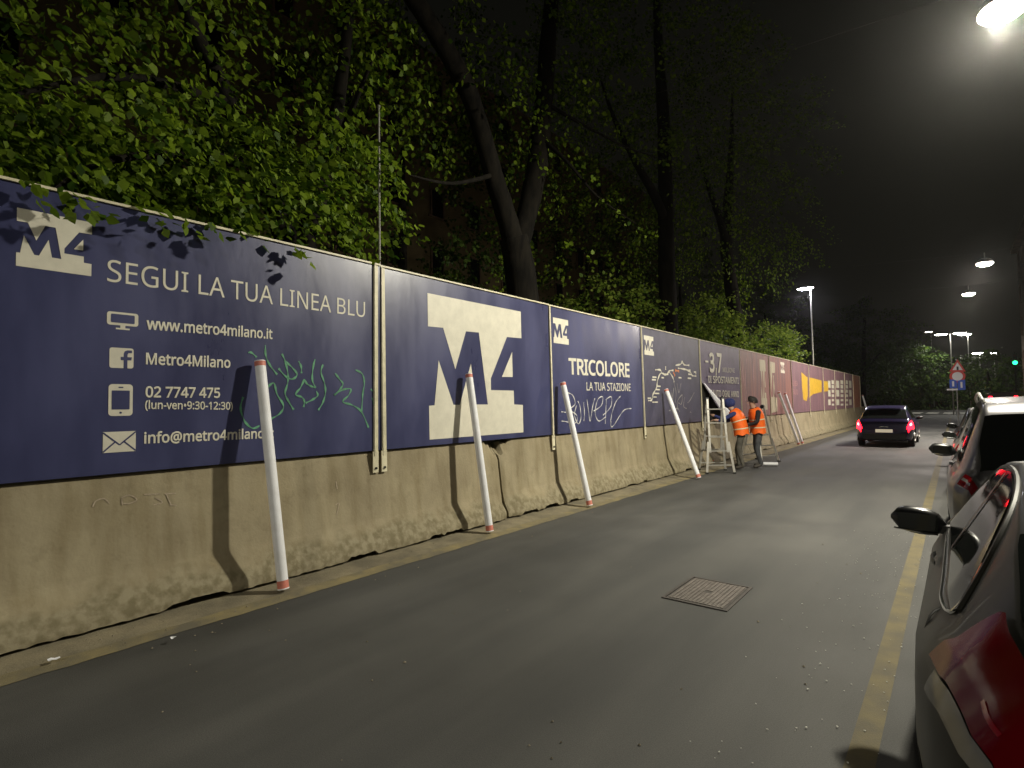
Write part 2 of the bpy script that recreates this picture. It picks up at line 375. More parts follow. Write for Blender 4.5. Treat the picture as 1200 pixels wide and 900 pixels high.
FONT = None
try:
    import os
    FONT = bpy.data.fonts.load(os.path.join(bpy.utils.resource_path('LOCAL'), 'datafiles', 'fonts', 'NotoSansHebrew-Regular.woff2'))
except Exception:
    FONT = None
_capc = {}
def text_mesh(body, bold):
    cu = bpy.data.curves.new('t', 'FONT'); cu.body = body; cu.bevel_depth = bold; cu.bevel_resolution = 0; cu.resolution_u = 3; cu.fill_mode = 'FRONT'
    if FONT: cu.font = FONT
    ob = bpy.data.objects.new('t', cu); col.objects.link(ob)
    dg = bpy.context.evaluated_depsgraph_get(); me = bpy.data.meshes.new_from_object(ob.evaluated_get(dg))
    bpy.data.objects.remove(ob); bpy.data.curves.remove(cu)
    v = np.empty(len(me.vertices)*3); me.vertices.foreach_get('co', v); v = v.reshape(-1, 3)
    return me, v
class Panel:
    def __init__(s, k, label, board, lean=1.0):
        s.k = k; s.y = P0+PW*k
        s.root = empty('hoarding_panel', (XP, s.y, ZB)); s.root.rotation_euler = (0, R(-lean), 0)
        tag(s.root, label, 'hoarding panel', 'printed hoarding panels on the barriers')
        b = MB().box((-0.02, PW/2, (ZT-ZB)/2), (0.04, PW-0.012, ZT-ZB))
        s.board = b.build('board', board, s.root)
        t = MB().box((-0.015, PW/2, ZT-ZB+0.011), (0.07, PW-0.004, 0.02)); t.build('top_rail', M_POST, s.root)
    def loc(s, px, py, off=0.003):
        y, z = hp(px, py); return Vector((off, y-s.y, z-ZB))
    def poly(s, name, pix, m, off=0.003, parent=None):
        pts = [s.loc(x, y, off) for x, y in pix]
        return MB().add(pts, [tuple(range(len(pts)))]).build(name, m, parent or s.root, tri=True)
    def rect(s, name, px0, py0, px1, py1, m, off=0.003, parent=None):
        a, b = s.loc(px0, py0, off), s.loc(px1, py1, off)
        return s.lrect(name, a.y, a.z, b.y, b.z, m, off, parent)
    def lrect(s, name, y0, z0, y1, z1, m, off=0.003, parent=None):
        return MB().add([(off, y0, z0), (off, y1, z0), (off, y1, z1), (off, y0, z1)], [(0, 1, 2, 3)]).build(name, m, parent or s.root)
    def logo(s, tl, br, m=None, off=0.003):
        a, b = s.loc(*tl), s.loc(*br)
        y0, y1, z0, z1 = a.y, b.y, b.z, a.z
        mb = MB()
        for poly in (LOGO, LOGO4):
            mb.add([(off, y0+u*(y1-y0), z0+v*(z1-z0)) for u, v in poly], [tuple(range(len(poly)))])
        return mb.build('logo', m or M_WPRINT, s.root, tri=True)
    def text(s, body, left, right, cap, m=None, bold=0.0, off=0.0035, name='lettering', parent=None):
        a, b = s.loc(*left), s.loc(*right); c = s.loc(left[0], left[1]-cap)
        H = c.z-a.z
        me, v = text_mesh(body, bold)
        if 'H' not in _capc: _capc['H'] = text_mesh('H', 0.0)[1][:, 1].max()
        x0, x1 = v[:, 0].min(), v[:, 0].max()
        W = b.y-a.y; out = np.zeros_like(v)
        t = (v[:, 0]-x0)/(x1-x0)
        out[:, 0] = off+(v[:, 2]/bold*0.0012 if bold else 0); out[:, 1] = a.y+t*W; out[:, 2] = a.z+t*(b.z-a.z)+v[:, 1]/_capc['H']*H
        me.vertices.foreach_set('co', out.ravel()); me.update()
        return link_mesh(name, me, m or M_WPRINT, parent or s.root)
    def stroke(s, name, pix, w, m, off=0.004, n=6, parent=None):
        mb = MB()
        for line in pix:
            p = catmull([s.loc(x, y, off) for x, y in line], n)
            P = []
            for i, q in enumerate(p):
                d = (p[min(i+1, len(p)-1)]-p[max(i-1, 0)]); d = d.normalized() if d.length > 1e-6 else Vector((0, 1, 0))
                nn = Vector((0, -d.z, d.y)); ww = w*(0.75+0.35*math.sin(i*0.9+len(line)))
                P.append([q-nn*ww/2, q+nn*ww/2])
            mb.grid(P)
        return mb.build(name, m, parent or s.root)
    def post(s, y, double=False):
        for i, dy in enumerate([-0.045, 0.05] if double else [0.0]):
            b = MB().box((0.013, y+dy, (ZT-ZB)/2-0.03), (0.026, 0.012, ZT-ZB+0.06)).box((0.004, y+dy+0.026, (ZT-ZB)/2-0.03), (0.008, 0.055, ZT-ZB+0.06))
            b.build('post', M_POST, s.root)
        br = MB().box((0.014, y+0.012, -0.13), (0.012, 0.075, 0.24)).build('bracket', M_POST, s.root)
        bl = MB().tube([(0.018, y+0.012, -0.20), (0.034, y+0.012, -0.20)], 0.014, 8).build('bolt', M_BLACK, br)

def z1(p, ox, oy, f): return (ox+p[0]/f, oy+p[1]/f)

# --- panel with the contact lines
p = Panel(-1, 'navy panel reading SEGUI LA TUA LINEA BLU with white contact icons', M_NAVY, lean=-0.3)
p.logo((19.5, 243.5), (106.5, 324))
p.text('SEGUI LA TUA LINEA BLU', (125, 329.5), (427, 372), 25.5, bold=0.0)
p.text('www.metro4milano.it', (171, 385.6), (318.7, 397.2), 13.0, bold=0.022)
p.text('Metro4Milano', (170.5, 426.5), (269.5, 431), 12.8, bold=0.022)
p.text('02 7747 475', (170, 465.3), (257.5, 466), 12.2, bold=0.022)
p.text('(lun-ven\u20229:30-12:30)', (169.5, 479), (272.5, 480), 9.4, bold=0.018)
p.text('info@metro4milano.it', (168.5, 519.5), (320.5, 512.7), 12.4, bold=0.022)
# icons
a, b = p.loc(125, 364.5), p.loc(161.5, 388)
w, h = b.y-a.y, a.z-b.z
ic = MB()
def rr_box(mb, y0, z0, y1, z1, off=0.003): mb.add([(off, y0, z0), (off, y1, z0), (off, y1, z1), (off, y0, z1)], [(0, 1, 2, 3)])
def rr_round(mb, y0, z0, y1, z1, r, off=0.003):
    pts = []
    for cx, cz, a0 in ((y1-r, z1-r, 0), (y0+r, z1-r, 90), (y0+r, z0+r, 180), (y1-r, z0+r, 270)):
        for q in range(5):
            an = R(a0+q*22.5); pts.append((off, cx+r*math.cos(an), cz+r*math.sin(an)))
    mb.add(pts, [tuple(range(len(pts)))])
zc0 = b.z+0.24*h
rr_round(ic, a.y, zc0, b.y, a.z, 0.02); rr_box(ic, a.y+.42*w, b.z+.08*h, a.y+.58*w, zc0); rr_box(ic, a.y+.28*w, b.z, a.y+.72*w, b.z+.09*h)
mon = ic.build('monitor_icon', M_WPRINT, p.root, tri=True)
sc = MB(); rr_round(sc, a.y+.12*w, zc0+.14*h, b.y-.12*w, a.z-.12*h, 0.008, 0.0045); sc.build('icon_screen', M_NAVY, mon, tri=True)
a, b = p.loc(128, 407), p.loc(156, 432); w, h = b.y-a.y, a.z-b.z
ic = MB(); rr_round(ic, a.y, b.z, b.y, a.z, 0.018); fbi = ic.build('square_icon', M_WPRINT, p.root, tri=True)
ic = MB(); o_ = 0.0045
ic.add([(o_, a.y+u*w, b.z+v*h) for u, v in [(.58,0),(.74,0),(.74,.40),(.90,.40),(.93,.56),(.74,.56),(.74,.68),(.78,.76),(.93,.76),(.93,.90),(.74,.90),(.62,.84),(.58,.72),(.58,.56),(.46,.56),(.46,.40),(.58,.40)]], [tuple(range(17))])
ic.build('icon_letter', M_NAVY, fbi, tri=True)
a, b = p.loc(127, 450), p.loc(155, 487); w, h = b.y-a.y, a.z-b.z
ic = MB(); rr_round(ic, a.y, b.z, b.y, a.z, 0.026); ph = ic.build('phone_icon', M_WPRINT, p.root, tri=True)
ic = MB(); rr_round(ic, a.y+.13*w, b.z+.2*h, b.y-.13*w, a.z-.2*h, 0.004, o_); rr_round(ic, a.y+.45*w, b.z+.07*h, a.y+.55*w, b.z+.13*h, 0.006, o_); rr_round(ic, a.y+.4*w, a.z-.12*h, a.y+.6*w, a.z-.08*h, 0.003, o_)
ic.build('icon_screen', M_NAVY, ph, tri=True)
a, b = p.loc(120.5, 506.5), p.loc(158.7, 528.5); w, h = b.y-a.y, a.z-b.z
ic = MB(); rr_box(ic, a.y, b.z, b.y, a.z); en = ic.build('envelope_icon', M_WPRINT, p.root)
ic = MB()
def seg(mb, u0, v0, u1, v1, t=0.011):
    q0, q1 = Vector((o_, a.y+u0*w, b.z+v0*h)), Vector((o_, a.y+u1*w, b.z+v1*h)); d = (q1-q0).normalized(); nn = Vector((0, -d.z, d.y))*t/2
    mb.add([q0-nn, q1-nn, q1+nn, q0+nn], [(0, 1, 2, 3)])
for sg in [(.0, .97, .5, .35), (.5, .35, 1, .97), (.0, .03, .36, .5), (.64, .5, 1, .03)]: seg(ic, *sg)
ic.build('icon_lines', M_NAVY, en)
def G(l): return [z1(q, 280, 400, 6.43) for q in l]
p.stroke('graffiti', [G(l) for l in [
    [(65, 85), (90, 85), (130, 120)], [(195, 30), (200, 110), (230, 180), (285, 250)], [(320, 95), (345, 150), (365, 240), (365, 310), (345, 390), (370, 450), (410, 515)],
    [(345, 150), (400, 200), (435, 250), (400, 285), (350, 265), (295, 205)], [(447, 150), (465, 190), (468, 240)], [(490, 285), (460, 350), (425, 400), (470, 420), (490, 450), (485, 495)],
    [(490, 285), (510, 320), (545, 340), (575, 348)], [(570, 135), (555, 200), (550, 290), (575, 350)], [(580, 375), (590, 410), (550, 440), (500, 465)],
    [(630, 175), (615, 230), (640, 310), (650, 380), (630, 460), (595, 518)], [(722, 240), (755, 285), (780, 320), (760, 360), (715, 405)],
    [(715, 405), (780, 365), (840, 360), (820, 410), (780, 455), (850, 480), (920, 530), (975, 650)], [(875, 215), (925, 245), (942, 310), (930, 400), (922, 530)],
    [(990, 360), (1035, 405)], [(1000, 425), (1020, 500), (1030, 590)], [(215, 345), (260, 315), (285, 400), (332, 480), (310, 540), (240, 585)], [(155, 635), (100, 655), (40, 600), (10, 500), (30, 420)]]],
    0.021, M_SPRAYG)
p.post(PW-0.09)
# --- big logo panel
p = Panel(0, 'navy panel filled by one huge white M4 logo', M_NAVY, lean=0.5)
y0, z0 = ly0, lz0
mb = MB()
for poly in (LOGO, LOGO4): mb.add([(0.003, ly0+u*(ly1-ly0)-p.y, lz0+v*(lz1-lz0)-ZB) for u, v in poly], [tuple(range(len(poly)))])
mb.build('logo', M_WPRINT, p.root, tri=True)
p.post(0.03)
# --- TRICOLORE
p = Panel(1, 'navy panel reading TRICOLORE LA TUA STAZIONE with white graffiti', M_NAVY, lean=1.0)
p.logo((649.7, 371.5), (668, 404))
p.text('TRICOLORE', (667.5, 438), (738.7, 441.6), 18, bold=0.024)
p.text('LA TUA STAZIONE', (688, 457.4), (739.7, 458.2), 9.6, bold=0.006)
def G(l): return [z1(q, 640, 360, 6.0) for q in l]
p.stroke('graffiti', [G(l) for l in [
    [(150, 600), (190, 620), (205, 680), (170, 720), (215, 760), (210, 810), (160, 830)], [(110, 735), (140, 740)], [(110, 800), (160, 808)], [(215, 690), (200, 760), (225, 820), (245, 780), (240, 700), (225, 660)],
    [(265, 670), (270, 740), (265, 800)], [(290, 650), (300, 740), (310, 800), (330, 690), (345, 640)], [(335, 730), (390, 690), (400, 630), (365, 650), (345, 740), (370, 800), (420, 770)],
    [(425, 650), (420, 740), (415, 820)], [(420, 650), (460, 630), (455, 700), (400, 760)], [(525, 625), (490, 670), (460, 760), (455, 835), (475, 830), (520, 760), (555, 720), (600, 712)]]],
    0.020, M_SPRAYW)
p.post(0.03)
# --- map
p = Panel(2, 'dark navy panel with a white metro line map and scribbled graffiti', M_NAVYG, lean=1.0)
p.logo((756, 392.5), (767.6, 417))
def G(l): return [z1(q, 750, 380, 7.5) for q in l]
p.stroke('map_line', [G(l) for l in [[(75, 670), (105, 665), (118, 615), (150, 555), (160, 490), (190, 430), (235, 445), (265, 410), (300, 405)], [(140, 400), (185, 402), (195, 430)],
    [(265, 420), (295, 470), (305, 510)], [(320, 360), (365, 350), (380, 325), (395, 355), (440, 360)], [(410, 400), (450, 420), (465, 450), (500, 455)], [(340, 385), (400, 395), (450, 405)]]], 0.045, M_WPRINT)
mb_t = [(115, 465, 150), (110, 488, 145), (150, 545, 185), (145, 575, 178), (130, 608, 172), (120, 640, 150), (110, 685, 158), (195, 470, 215), (225, 440, 255), (345, 470, 370), (425, 475, 455), (70, 650, 100), (430, 440, 460), (480, 420, 500)]
for x0_, y_, x1_ in mb_t:
    p.rect('map_caption', *z1((x0_, y_+5), 750, 380, 7.5), *z1((x1_, y_-6), 750, 380, 7.5), M_WPRINT, .0035)
for l in ([(232, 370), (232, 400)], [(378, 320), (378, 345)], [(495, 415), (497, 440)]): p.stroke('map_marker', [G(l)], 0.07, M_WPRINT, off=.0045)
for l in ([(300, 420), (312, 455)], [(315, 405), (350, 412)]): p.stroke('map_marker', [G(l)], 0.08, mat('orange_print', (0.6, 0.2, 0.06), 0.5), off=.0055)
p.stroke('graffiti', [G(l) for l in [[(275, 580), (290, 660), (300, 560), (285, 640)], [(300, 500), (320, 600), (310, 690)], [(330, 520), (345, 600), (365, 520)], [(335, 760), (330, 680), (375, 620), (365, 700), (340, 690)],
    [(395, 640), (385, 720), (410, 740)], [(480, 600), (440, 670), (420, 690)], [(440, 770), (450, 775)], [(255, 760), (330, 740), (350, 770)]]], 0.03, mat('thin_white_spray', (0.30, 0.29, 0.29), 0.6))
p.post(0.03)
# --- peeling poster
p = Panel(3, 'violet poster reading -3,7 MILIONI peeling off its dark board above the ladder', M_DARKBOARD, lean=1.0)
H_ = ZT-ZB
def poster_pt(u, v, off):
    y = 0.03+u*(PW-0.06); z = v*H_*0.985+0.02
    fold = max(0.0, (0.50-v)*0.9-u*0.75)         # lower left has come away
    out = 0.012+0.010*math.sin(u*9+v*6)*(1-v)+fold*0.75
    return (off+out, y+fold*1.55, z+fold*0.10)
sheetf, sheetb = MB(), MB()
U = [i/30 for i in range(31)]; V = [i/24 for i in range(25)]
sheetf.grid([[poster_pt(u, v, 0.004) for v in V] for u in U]); sheetb.grid([[poster_pt(u, v, 0.0) for v in V] for u in U])
pst = sheetf.build('poster', M_VIOLET, p.root, smooth=True, angle=80)
sheetb.build('poster_back', M_TUBE, p.root, smooth=True, angle=80)
# curled-over white flap along the loose edge
fl = MB(); rows = []
for i in range(17):
    t = i/16
    v = 0.46*(1-t)+0.0*t; u0 = 0.0 if v > 0.0 else 0
    base = Vector(poster_pt(0.0+0.30*t*0.2, v, 0.006)); wdt = 0.05+0.42*t
    row = []
    for q in range(7):
        a_ = q/6*math.pi*0.9
        row.append(base+Vector((0.03+0.09*math.sin(a_)*t, wdt*q/6, 0.06*math.sin(a_)*t+0.03*t*q/6)))
    rows.append(row)
fl.grid(rows).build('curled_flap', M_TUBE, p.root, smooth=True, angle=80)
for body, l_, r_, c_, b_ in [('-', (826.5, 428), (830, 428.3), 12, .02), ('3', (831.5, 435.2), (837.3, 435.5), 21, .03), (',', (838.2, 435.5), (839.6, 435.6), 21, .03), ('7', (840.3, 435.6), (846, 436), 21, .03), ('MILIONI', (846.8, 436), (860.5, 436.8), 5.5, 0.0),
                             ('DI', (829, 448.5), (832.5, 448.7), 8.0, .012), ('SPOSTAMENTI', (834.5, 448.7), (864.5, 449.8), 7.8, .012), ('DI', (828, 464.5), (831.5, 464.6), 7.5, .012), ('AUTO', (833.5, 464.6), (843.5, 464.9), 7.4, .012), ('OGNI', (845.2, 464.9), (853.6, 465.2), 7.2, .012), ('ANNO', (855.2, 465.2), (864.5, 465.5), 7.0, .012)]:
    p.text(body, l_, r_, c_, bold=b_, off=0.032 if c_ > 8.5 or body == 'MILIONI' else 0.09 if (body == 'DI' and c_ < 7.8) else 0.05)
p.post(0.03)
# --- the reddish stretch
p = Panel(4, 'red-brown torn panel behind the heads of the two workers', M_RUST, lean=1.0)
p.stroke('torn_streak', [[(869, 418), (872, 445), (874, 470)], [(876, 420), (874, 450), (877, 475)], [(883, 412), (884, 440), (884.5, 475)]], 0.10, M_PINK)
p.logo((891, 421), (899.5, 480), m=M_BEIGE); p.post(0.03)
p = Panel(5, 'purple-brown panel with the beige remains of a big torn logo', M_RUST, lean=1.0)
p.poly('logo', [(903.5, 423.5), (909, 425), (909, 437), (905.5, 437), (904.6, 460), (903.6, 437)], M_BEIGE)
p.poly('torn_patch', [(904, 465), (911, 466), (911, 482), (903.8, 484)], M_BEIGE)
p.stroke('torn_streak', [[(907, 440), (907.5, 455), (907, 466)]], 0.16, M_BEIGE)
p.logo((915.5, 424), (920.5, 437.5)); p.post(0.03)
p = Panel(6, 'faded purple panel with pink lettering above the pair of leaning tubes', M_PURPLE, lean=0.8)
for q0, q1, tx in [((929.3, 452), (935.5, 452.4), 'LINEA'), ((929.6, 462), (935.5, 462.2), 'BLU')]: p.text(tx, q0, q1, 6, m=M_PINK, bold=.02)
p.poly('yellow_print', [(939.6, 436), (945.5, 441.5), (946.8, 441.9), (946.8, 464), (945.5, 470), (941.5, 468.5), (940.4, 455)], M_YELP); p.post(0.03)
p = Panel(7, 'faded purple panel carrying the wide body of a yellow shape', M_PURPLE, lean=0.6)
p.poly('yellow_print', [(948.3, 442), (960, 445), (963.2, 446), (963.2, 459.3), (960, 460), (953, 462), (948.3, 466)], M_YELP); p.post(0.03)
for k, lab in ((8, 'purple panel with the tip of the yellow shape and a white grid'), (9, 'purple panel with white grid columns, second before the orange end'),
               (10, 'purple panel with white text columns next to the orange end panel')):
    p = Panel(k, lab, M_PURPLE, lean=0.4)
    xa, xb = [(965.9, 978.2), (979.4, 989.3), (990.6, 998.6)][k-8]
    if k == 8: p.poly('yellow_print', [(965.4, 446.4), (970.8, 447), (970.8, 458.4), (965.4, 459)], M_YELP)
    ncol = 3 if k == 8 else 2
    for ci in range(ncol):
        x0_ = xa+(xb-xa)*(ci+0.18)/ncol; x1_ = xa+(xb-xa)*(ci+0.80)/ncol
        if k == 8 and ci == 0: continue
        rows = 6 if (k+ci) % 2 == 0 else 3
        for ri in range(rows):
            ya = 445.5+(478-445.5)*(ri+0.08)/rows; yb = 445.5+(476-445.5)*(ri+0.88)/rows
            p.rect('white_cell', x0_, yb, x1_, ya, M_WPRINT)
    p.post(0.03)
p = Panel(11, 'orange-brown end panel at the far end of the hoarding', mat('orange_brown_print', (0.33, 0.13, 0.07), 0.55, var=0.2, scale=2), lean=0.2)
p.post(0.03); p.post(PW-0.05)

# ------------------------------------------------------------------ leaning poster tubes
TUBES = [((332, 695), (304, 424), 0.049, 'white tube with red ends leaning on the contact-line panel, nearest the camera'),
         ((574, 626), (549, 439), 0.049, 'white tube with red ends leaning on the huge M4 logo'),
         ((691, 595), (659, 449), 0.048, 'white tube leaning on the TRICOLORE panel beside its left post'),
         ((819, 562), (780, 457), 0.048, 'white tube leaning on the map panel left of the ladder'),
         ((936, 522), (912, 459.5), 0.049, 'white tube right of the workers, left one of the pair'),
         ((940.5, 521), (919.5, 461), 0.049, 'white tube right of the workers, right one of the pair'),
         ((1016.5, 486), (1010.5, 463), 0.055, 'far white tube leaning at the end of the hoarding')]
for b_, t_, r_, lab in TUBES:
    B = on_z(*b_); T = on_x(*t_, XP+0.09)
    if b_[0] > 1000: B = Vector((-4.72, T.y+0.3, 0))
    d = (T-B).normalized(); B = B+Vector((0, 0, 0.03+0.012)); L = (T-B).length
    root = empty('poster_tube', B); tag(root, lab, 'tube', 'white poster tubes leaning on the hoarding')
    q = MB(); n = 6
    # the tube: a slightly squared roll with a shallow seam
    q.tube([d*0.07, d*(L-0.045)], r_, 14); q.build('tube', M_TUBE, root, smooth=True)
    for e0, e1, w0 in ((0.0, 0.07, 1.012), (L-0.045, L, 1.012)):
        c = MB().tube([d*e0, d*e1], r_*w0, 14).build('end_band', M_REDC, root, smooth=True)
    c = MB().tube([d*(L-0.002), d*(L+0.008)], r_*0.98, 14).build('end_cap', M_TUBE, root, smooth=True)
    c = MB().tube([d*(-0.006), d*(0.004)], r_*1.04, 14).build('end_cap', M_TUBE, root, smooth=True)

# ------------------------------------------------------------------ manhole cover
r0 = empty('manhole_cover', (-1.73, 4.84, 0.0)); tag(r0, 'rectangular cast iron manhole cover with a studded tread in the asphalt', 'manhole cover')
w, h = 0.52, 0.68
fr = MB()
for x, y, dx, dy in ((-w/2, 0, .025, h+.025), (w/2, 0, .025, h+.025), (0, -h/2, w-.026, .025), (0, h/2, w-.026, .025)): fr.box((x, y, 0.002), (dx, dy, 0.014))
fr.build('frame', mat('dark_iron', (0.075, 0.066, 0.06), 0.6, metal=.3, var=.2, scale=20), r0)
MB().box((0, 0, 0.000), (w-.04, h-.04, 0.010)).build('cover_plate', mat('dark_iron', (0.075, 0.066, 0.06), 0.6, metal=.3, var=.2, scale=20), r0)
st = MB(); nx, ny = 14, 18
for i in range(nx):
    for j in range(ny):
        if abs(i-nx/2+.5) < 1 and abs(j-ny/2+.5) < 1: continue
        cx = -(w-.06)/2+(w-.06)*(i+.5)/nx; cy = -(h-.06)/2+(h-.06)*(j+.5)/ny
        st.box((cx, cy, 0.0075), (0.025, 0.029, 0.006))
o = st.build('tread_studs', M_IRON, r0); o['kind'] = 'stuff'

# ------------------------------------------------------------------ broken glass on the tarmac, paper scraps
gs = MB()
for i in range(185):
    x = random.gauss(-0.62, 0.28); y = random.uniform(2.6, 8.5)
    if x > -0.2: continue
    s_ = random.uniform(0.0025, 0.0075); a_ = random.uniform(0, 6.28)
    pts = [(x+s_*math.cos(a_+k*2.1)*random.uniform(.6, 1.3), y+s_*math.sin(a_+k*2.1)*random.uniform(.6, 1.3), 0.006) for k in range(3)]
    gs.add(pts+[(q[0], q[1], 0.006+s_*0.45) for q in pts], [(0, 1, 2), (3, 4, 5), (0, 1, 4, 3), (1, 2, 5, 4), (2, 0, 3, 5)])
tag(gs.build('broken_glass', mat('glass_crumbs', (0.75, 0.74, 0.68), 0.15, spec=1.0)), 'scattered crumbs of broken glass along the yellow parking line', 'broken glass', kind='stuff')
db = MB()
for i in range(220):
    x = random.uniform(-4.5, -.5) if random.random() < .45 else random.uniform(-4.95, -4.3); y = 1.2+20*random.random()**1.6
    s_ = random.uniform(.004, .012); a_ = random.uniform(0, 6.28); n_ = random.choice((3, 4, 5)); z_ = .004 if x > -4.5 else .018
    pts = [(x+s_*math.cos(a_+k*6.28/n_)*random.uniform(.6, 1.2), y+s_*math.sin(a_+k*6.28/n_)*random.uniform(.6, 1.2), z_) for k in range(n_)]
    db.add(pts+[(x, y, z_+s_*.7)], [tuple(range(n_))]+[(k, (k+1) % n_, n_) for k in range(n_)])
tag(db.build('road_grit', mat('grit', (.22, .19, .14), .9, var=.5, scale=3)), 'small grit and crumbs scattered over the asphalt and gutter', 'grit', kind='stuff')
for px, py, s_, lab in ((63, 773, .05, 'small white paper scrap on the gutter in the left foreground'), (203, 748, .03, 'tiny pale scrap on the yellow line beyond the paper scrap')):
    c = on_z(px, py, 0.03); q = MB(); P = [[(c.x-s_*.4+s_*.8*i/3, c.y-s_*.6+s_*1.2*j/3, 0.031+random.uniform(0, .012)) for j in range(4)] for i in range(4)]
    tag(q.grid(P).build('paper_scrap', M_TUBE, origin=(c.x, c.y, 0.03)), lab, 'litter')

# ------------------------------------------------------------------ trees
def leaf_mesh(name, C, A, N, S, m, parent):
    """C centres, A axis (base->tip), N normal, S size arrays"""
    n = len(C)
    A = A/np.linalg.norm(A, axis=1, keepdims=True)
    Wd = np.cross(A, N); Wd /= np.linalg.norm(Wd, axis=1, keepdims=True)+1e-9
    N = np.cross(Wd, A)
    S = S[:, None]
    base = C; l1 = C+A*S*.28-Wd*S*.42-N*S*.10; l2 = C+A*S*.68-Wd*S*.30-N*S*.06; tip = C+A*S*1.05-N*S*.10
    r2 = C+A*S*.68+Wd*S*.30-N*S*.06; r1 = C+A*S*.28+Wd*S*.42-N*S*.10
    V = np.stack([base, l1, l2, tip, r2, r1], 1).reshape(-1, 3)
    idx = (np.arange(n)*6)[:, None]
    F = np.concatenate([idx+np.array([[0, 3, 2, 1]]), idx+np.array([[0, 5, 4, 3]])], 1).reshape(-1)
    me = bpy.data.meshes.new(name); nf = n*2
    me.vertices.add(len(V)); me.vertices.foreach_set('co', V.ravel())
    me.loops.add(nf*4); me.loops.foreach_set('vertex_index', F.astype(np.int32))
    me.polygons.add(nf); me.polygons.foreach_set('loop_start', np.arange(0, nf*4, 4, dtype=np.int32)); me.update(calc_edges=True); me.validate()
    return link_mesh(name, me, m, parent)
def sprays(bases, dirs, nleaf, length, spread, size, droop=0.5, rg=rng):
    k = len(bases); B = np.repeat(bases, nleaf, 0); D = np.repeat(dirs, nleaf, 0)
    D = D/np.linalg.norm(D, axis=1, keepdims=True)
    t = rg.random(k*nleaf)[:, None]; ln = np.repeat(length*rg.uniform(.6, 1.3, k), nleaf)[:, None]
    C = B+D*t*ln+np.array([[0, 0, -1]])*droop*ln*t*t+rg.normal(0, 1, (k*nleaf, 3))*spread*np.array([[1, 1, .5]])
    A = D*0.7+np.array([[0, 0, -0.55]])+rg.normal(0, .55, (k*nleaf, 3))
    N = np.array([[0.25, 0, 1.0]])+rg.normal(0, .55, (k*nleaf, 3))
    S = size*rg.uniform(.65, 1.25, k*nleaf)
    return C, A, N, S
def crown_points(centre, radii, k, rg=rng, shell=0.45):
    d = rg.normal(0, 1, (k, 3)); d /= np.linalg.norm(d, axis=1, keepdims=True)
    r = (shell+(1-shell)*rg.random(k)**0.6)[:, None]
    return np.array(centre)+d*r*np.array(radii), d+np.array([[0, 0, -0.15]])
def make_tree(name, base, limbs, label, cat='tree', crown=None, leaf=LEAF_A, extra=None, group='street trees behind the hoarding', size=0.10, nleaf=60):
    root = empty(name, base); tag(root, label, cat, group)
    tb = MB()
    for pts, rad in limbs:
        cp = catmull(pts, 5); tt = np.linspace(0, len(rad)-1, len(cp)); rr_ = np.interp(tt, range(len(rad)), rad)
        tb.tube([q-Vector(base) for q in cp], list(rr_), 12, jitter=0.05)
    tb.build('trunk', M_BARK, root, smooth=True, angle=60)
    Cs = []
    for c, r, k, ln in (crown or []):
        b_, d_ = crown_points(c, r, k); Cs.append(sprays(b_, d_, nleaf, ln, 0.16 if ln < 1.2 else .25, size))
    for b_, d_, nl, ln, sp_ in (extra or []): Cs.append(sprays(np.array(b_), np.array(d_), nl, ln, sp_, size))
    if Cs:
        C, A, N, S = [np.concatenate(x) for x in zip(*Cs)]
        leaf_mesh('crown', C-np.array(base), A, N, S, leaf, root)
    return root
def LP(X, *pix): return [on_x(x, y, X) for x, y in pix]
# near lime tree whose foliage hangs over the hoarding
bt = on_x(348, 300, -7.2); bt = Vector((bt.x, bt.y, 0))
l1 = LP(-7.2, (345, 330), (338, 285)); l1 = [bt]+l1
limbs = [([bt, on_x(350, 420, -7.2), on_x(346, 320, -7.2), on_x(330, 265, -7.1), on_x(300, 195, -6.9), on_x(268, 120, -6.7), on_x(230, 40, -6.4), on_x(190, -60, -6.2)], [.26, .22, .19, .16, .13, .11, .08, .04]),
         ([on_x(347, 330, -7.2), on_x(362, 270, -7.3), on_x(385, 190, -7.4), on_x(398, 110, -7.4), on_x(410, 10, -7.3), on_x(420, -80, -7.2)], [.17, .15, .12, .10, .08, .04]),
         ([on_x(300, 195, -6.9), on_x(220, 180, -6.2), on_x(120, 190, -5.7), on_x(60, 225, -5.3)], [.08, .05, .03, .012]),
         ([on_x(385, 190, -7.4), on_x(420, 110, -6.4), on_x(440, 60, -5.9)], [.06, .035, .012]),
         ([on_x(268, 120, -6.7), on_x(150, 90, -6.0), on_x(20, 110, -5.6)], [.07, .04, .015])]
ex = []
# low sprays above and just over the top rail, drooping toward the road
bs, ds = [], []
for i in range(230):
    px = random.uniform(-60, 455); top = 207+0.236*px
    py = top-random.uniform(18, 165)*random.random()**0.5-14
    X = random.uniform(-6.6, -5.35); v = on_x(px, py, X); bs.append(tuple(v)); ds.append((random.uniform(.0, .7), random.uniform(.3, 1.0), random.uniform(-.55, -.05)))
ex.append((bs, ds, 22, 0.5, 0.065))
bs, ds = [], []
for i in range(190):
    px = random.uniform(-80, 440); py = random.uniform(-60, 200+0.1*px)
    if py < 150-0.25*px and random.random() < .5: continue
    if px > 330 and random.random() < .35: continue
    X = random.uniform(-8.2, -5.6); v = on_x(px, py, X); bs.append(tuple(v)); ds.append((random.uniform(.0, .7), random.uniform(.2, 1.0), random.uniform(-.6, .0)))
ex.append((bs, ds, 28, 0.75, 0.08))
bs, ds = [], []
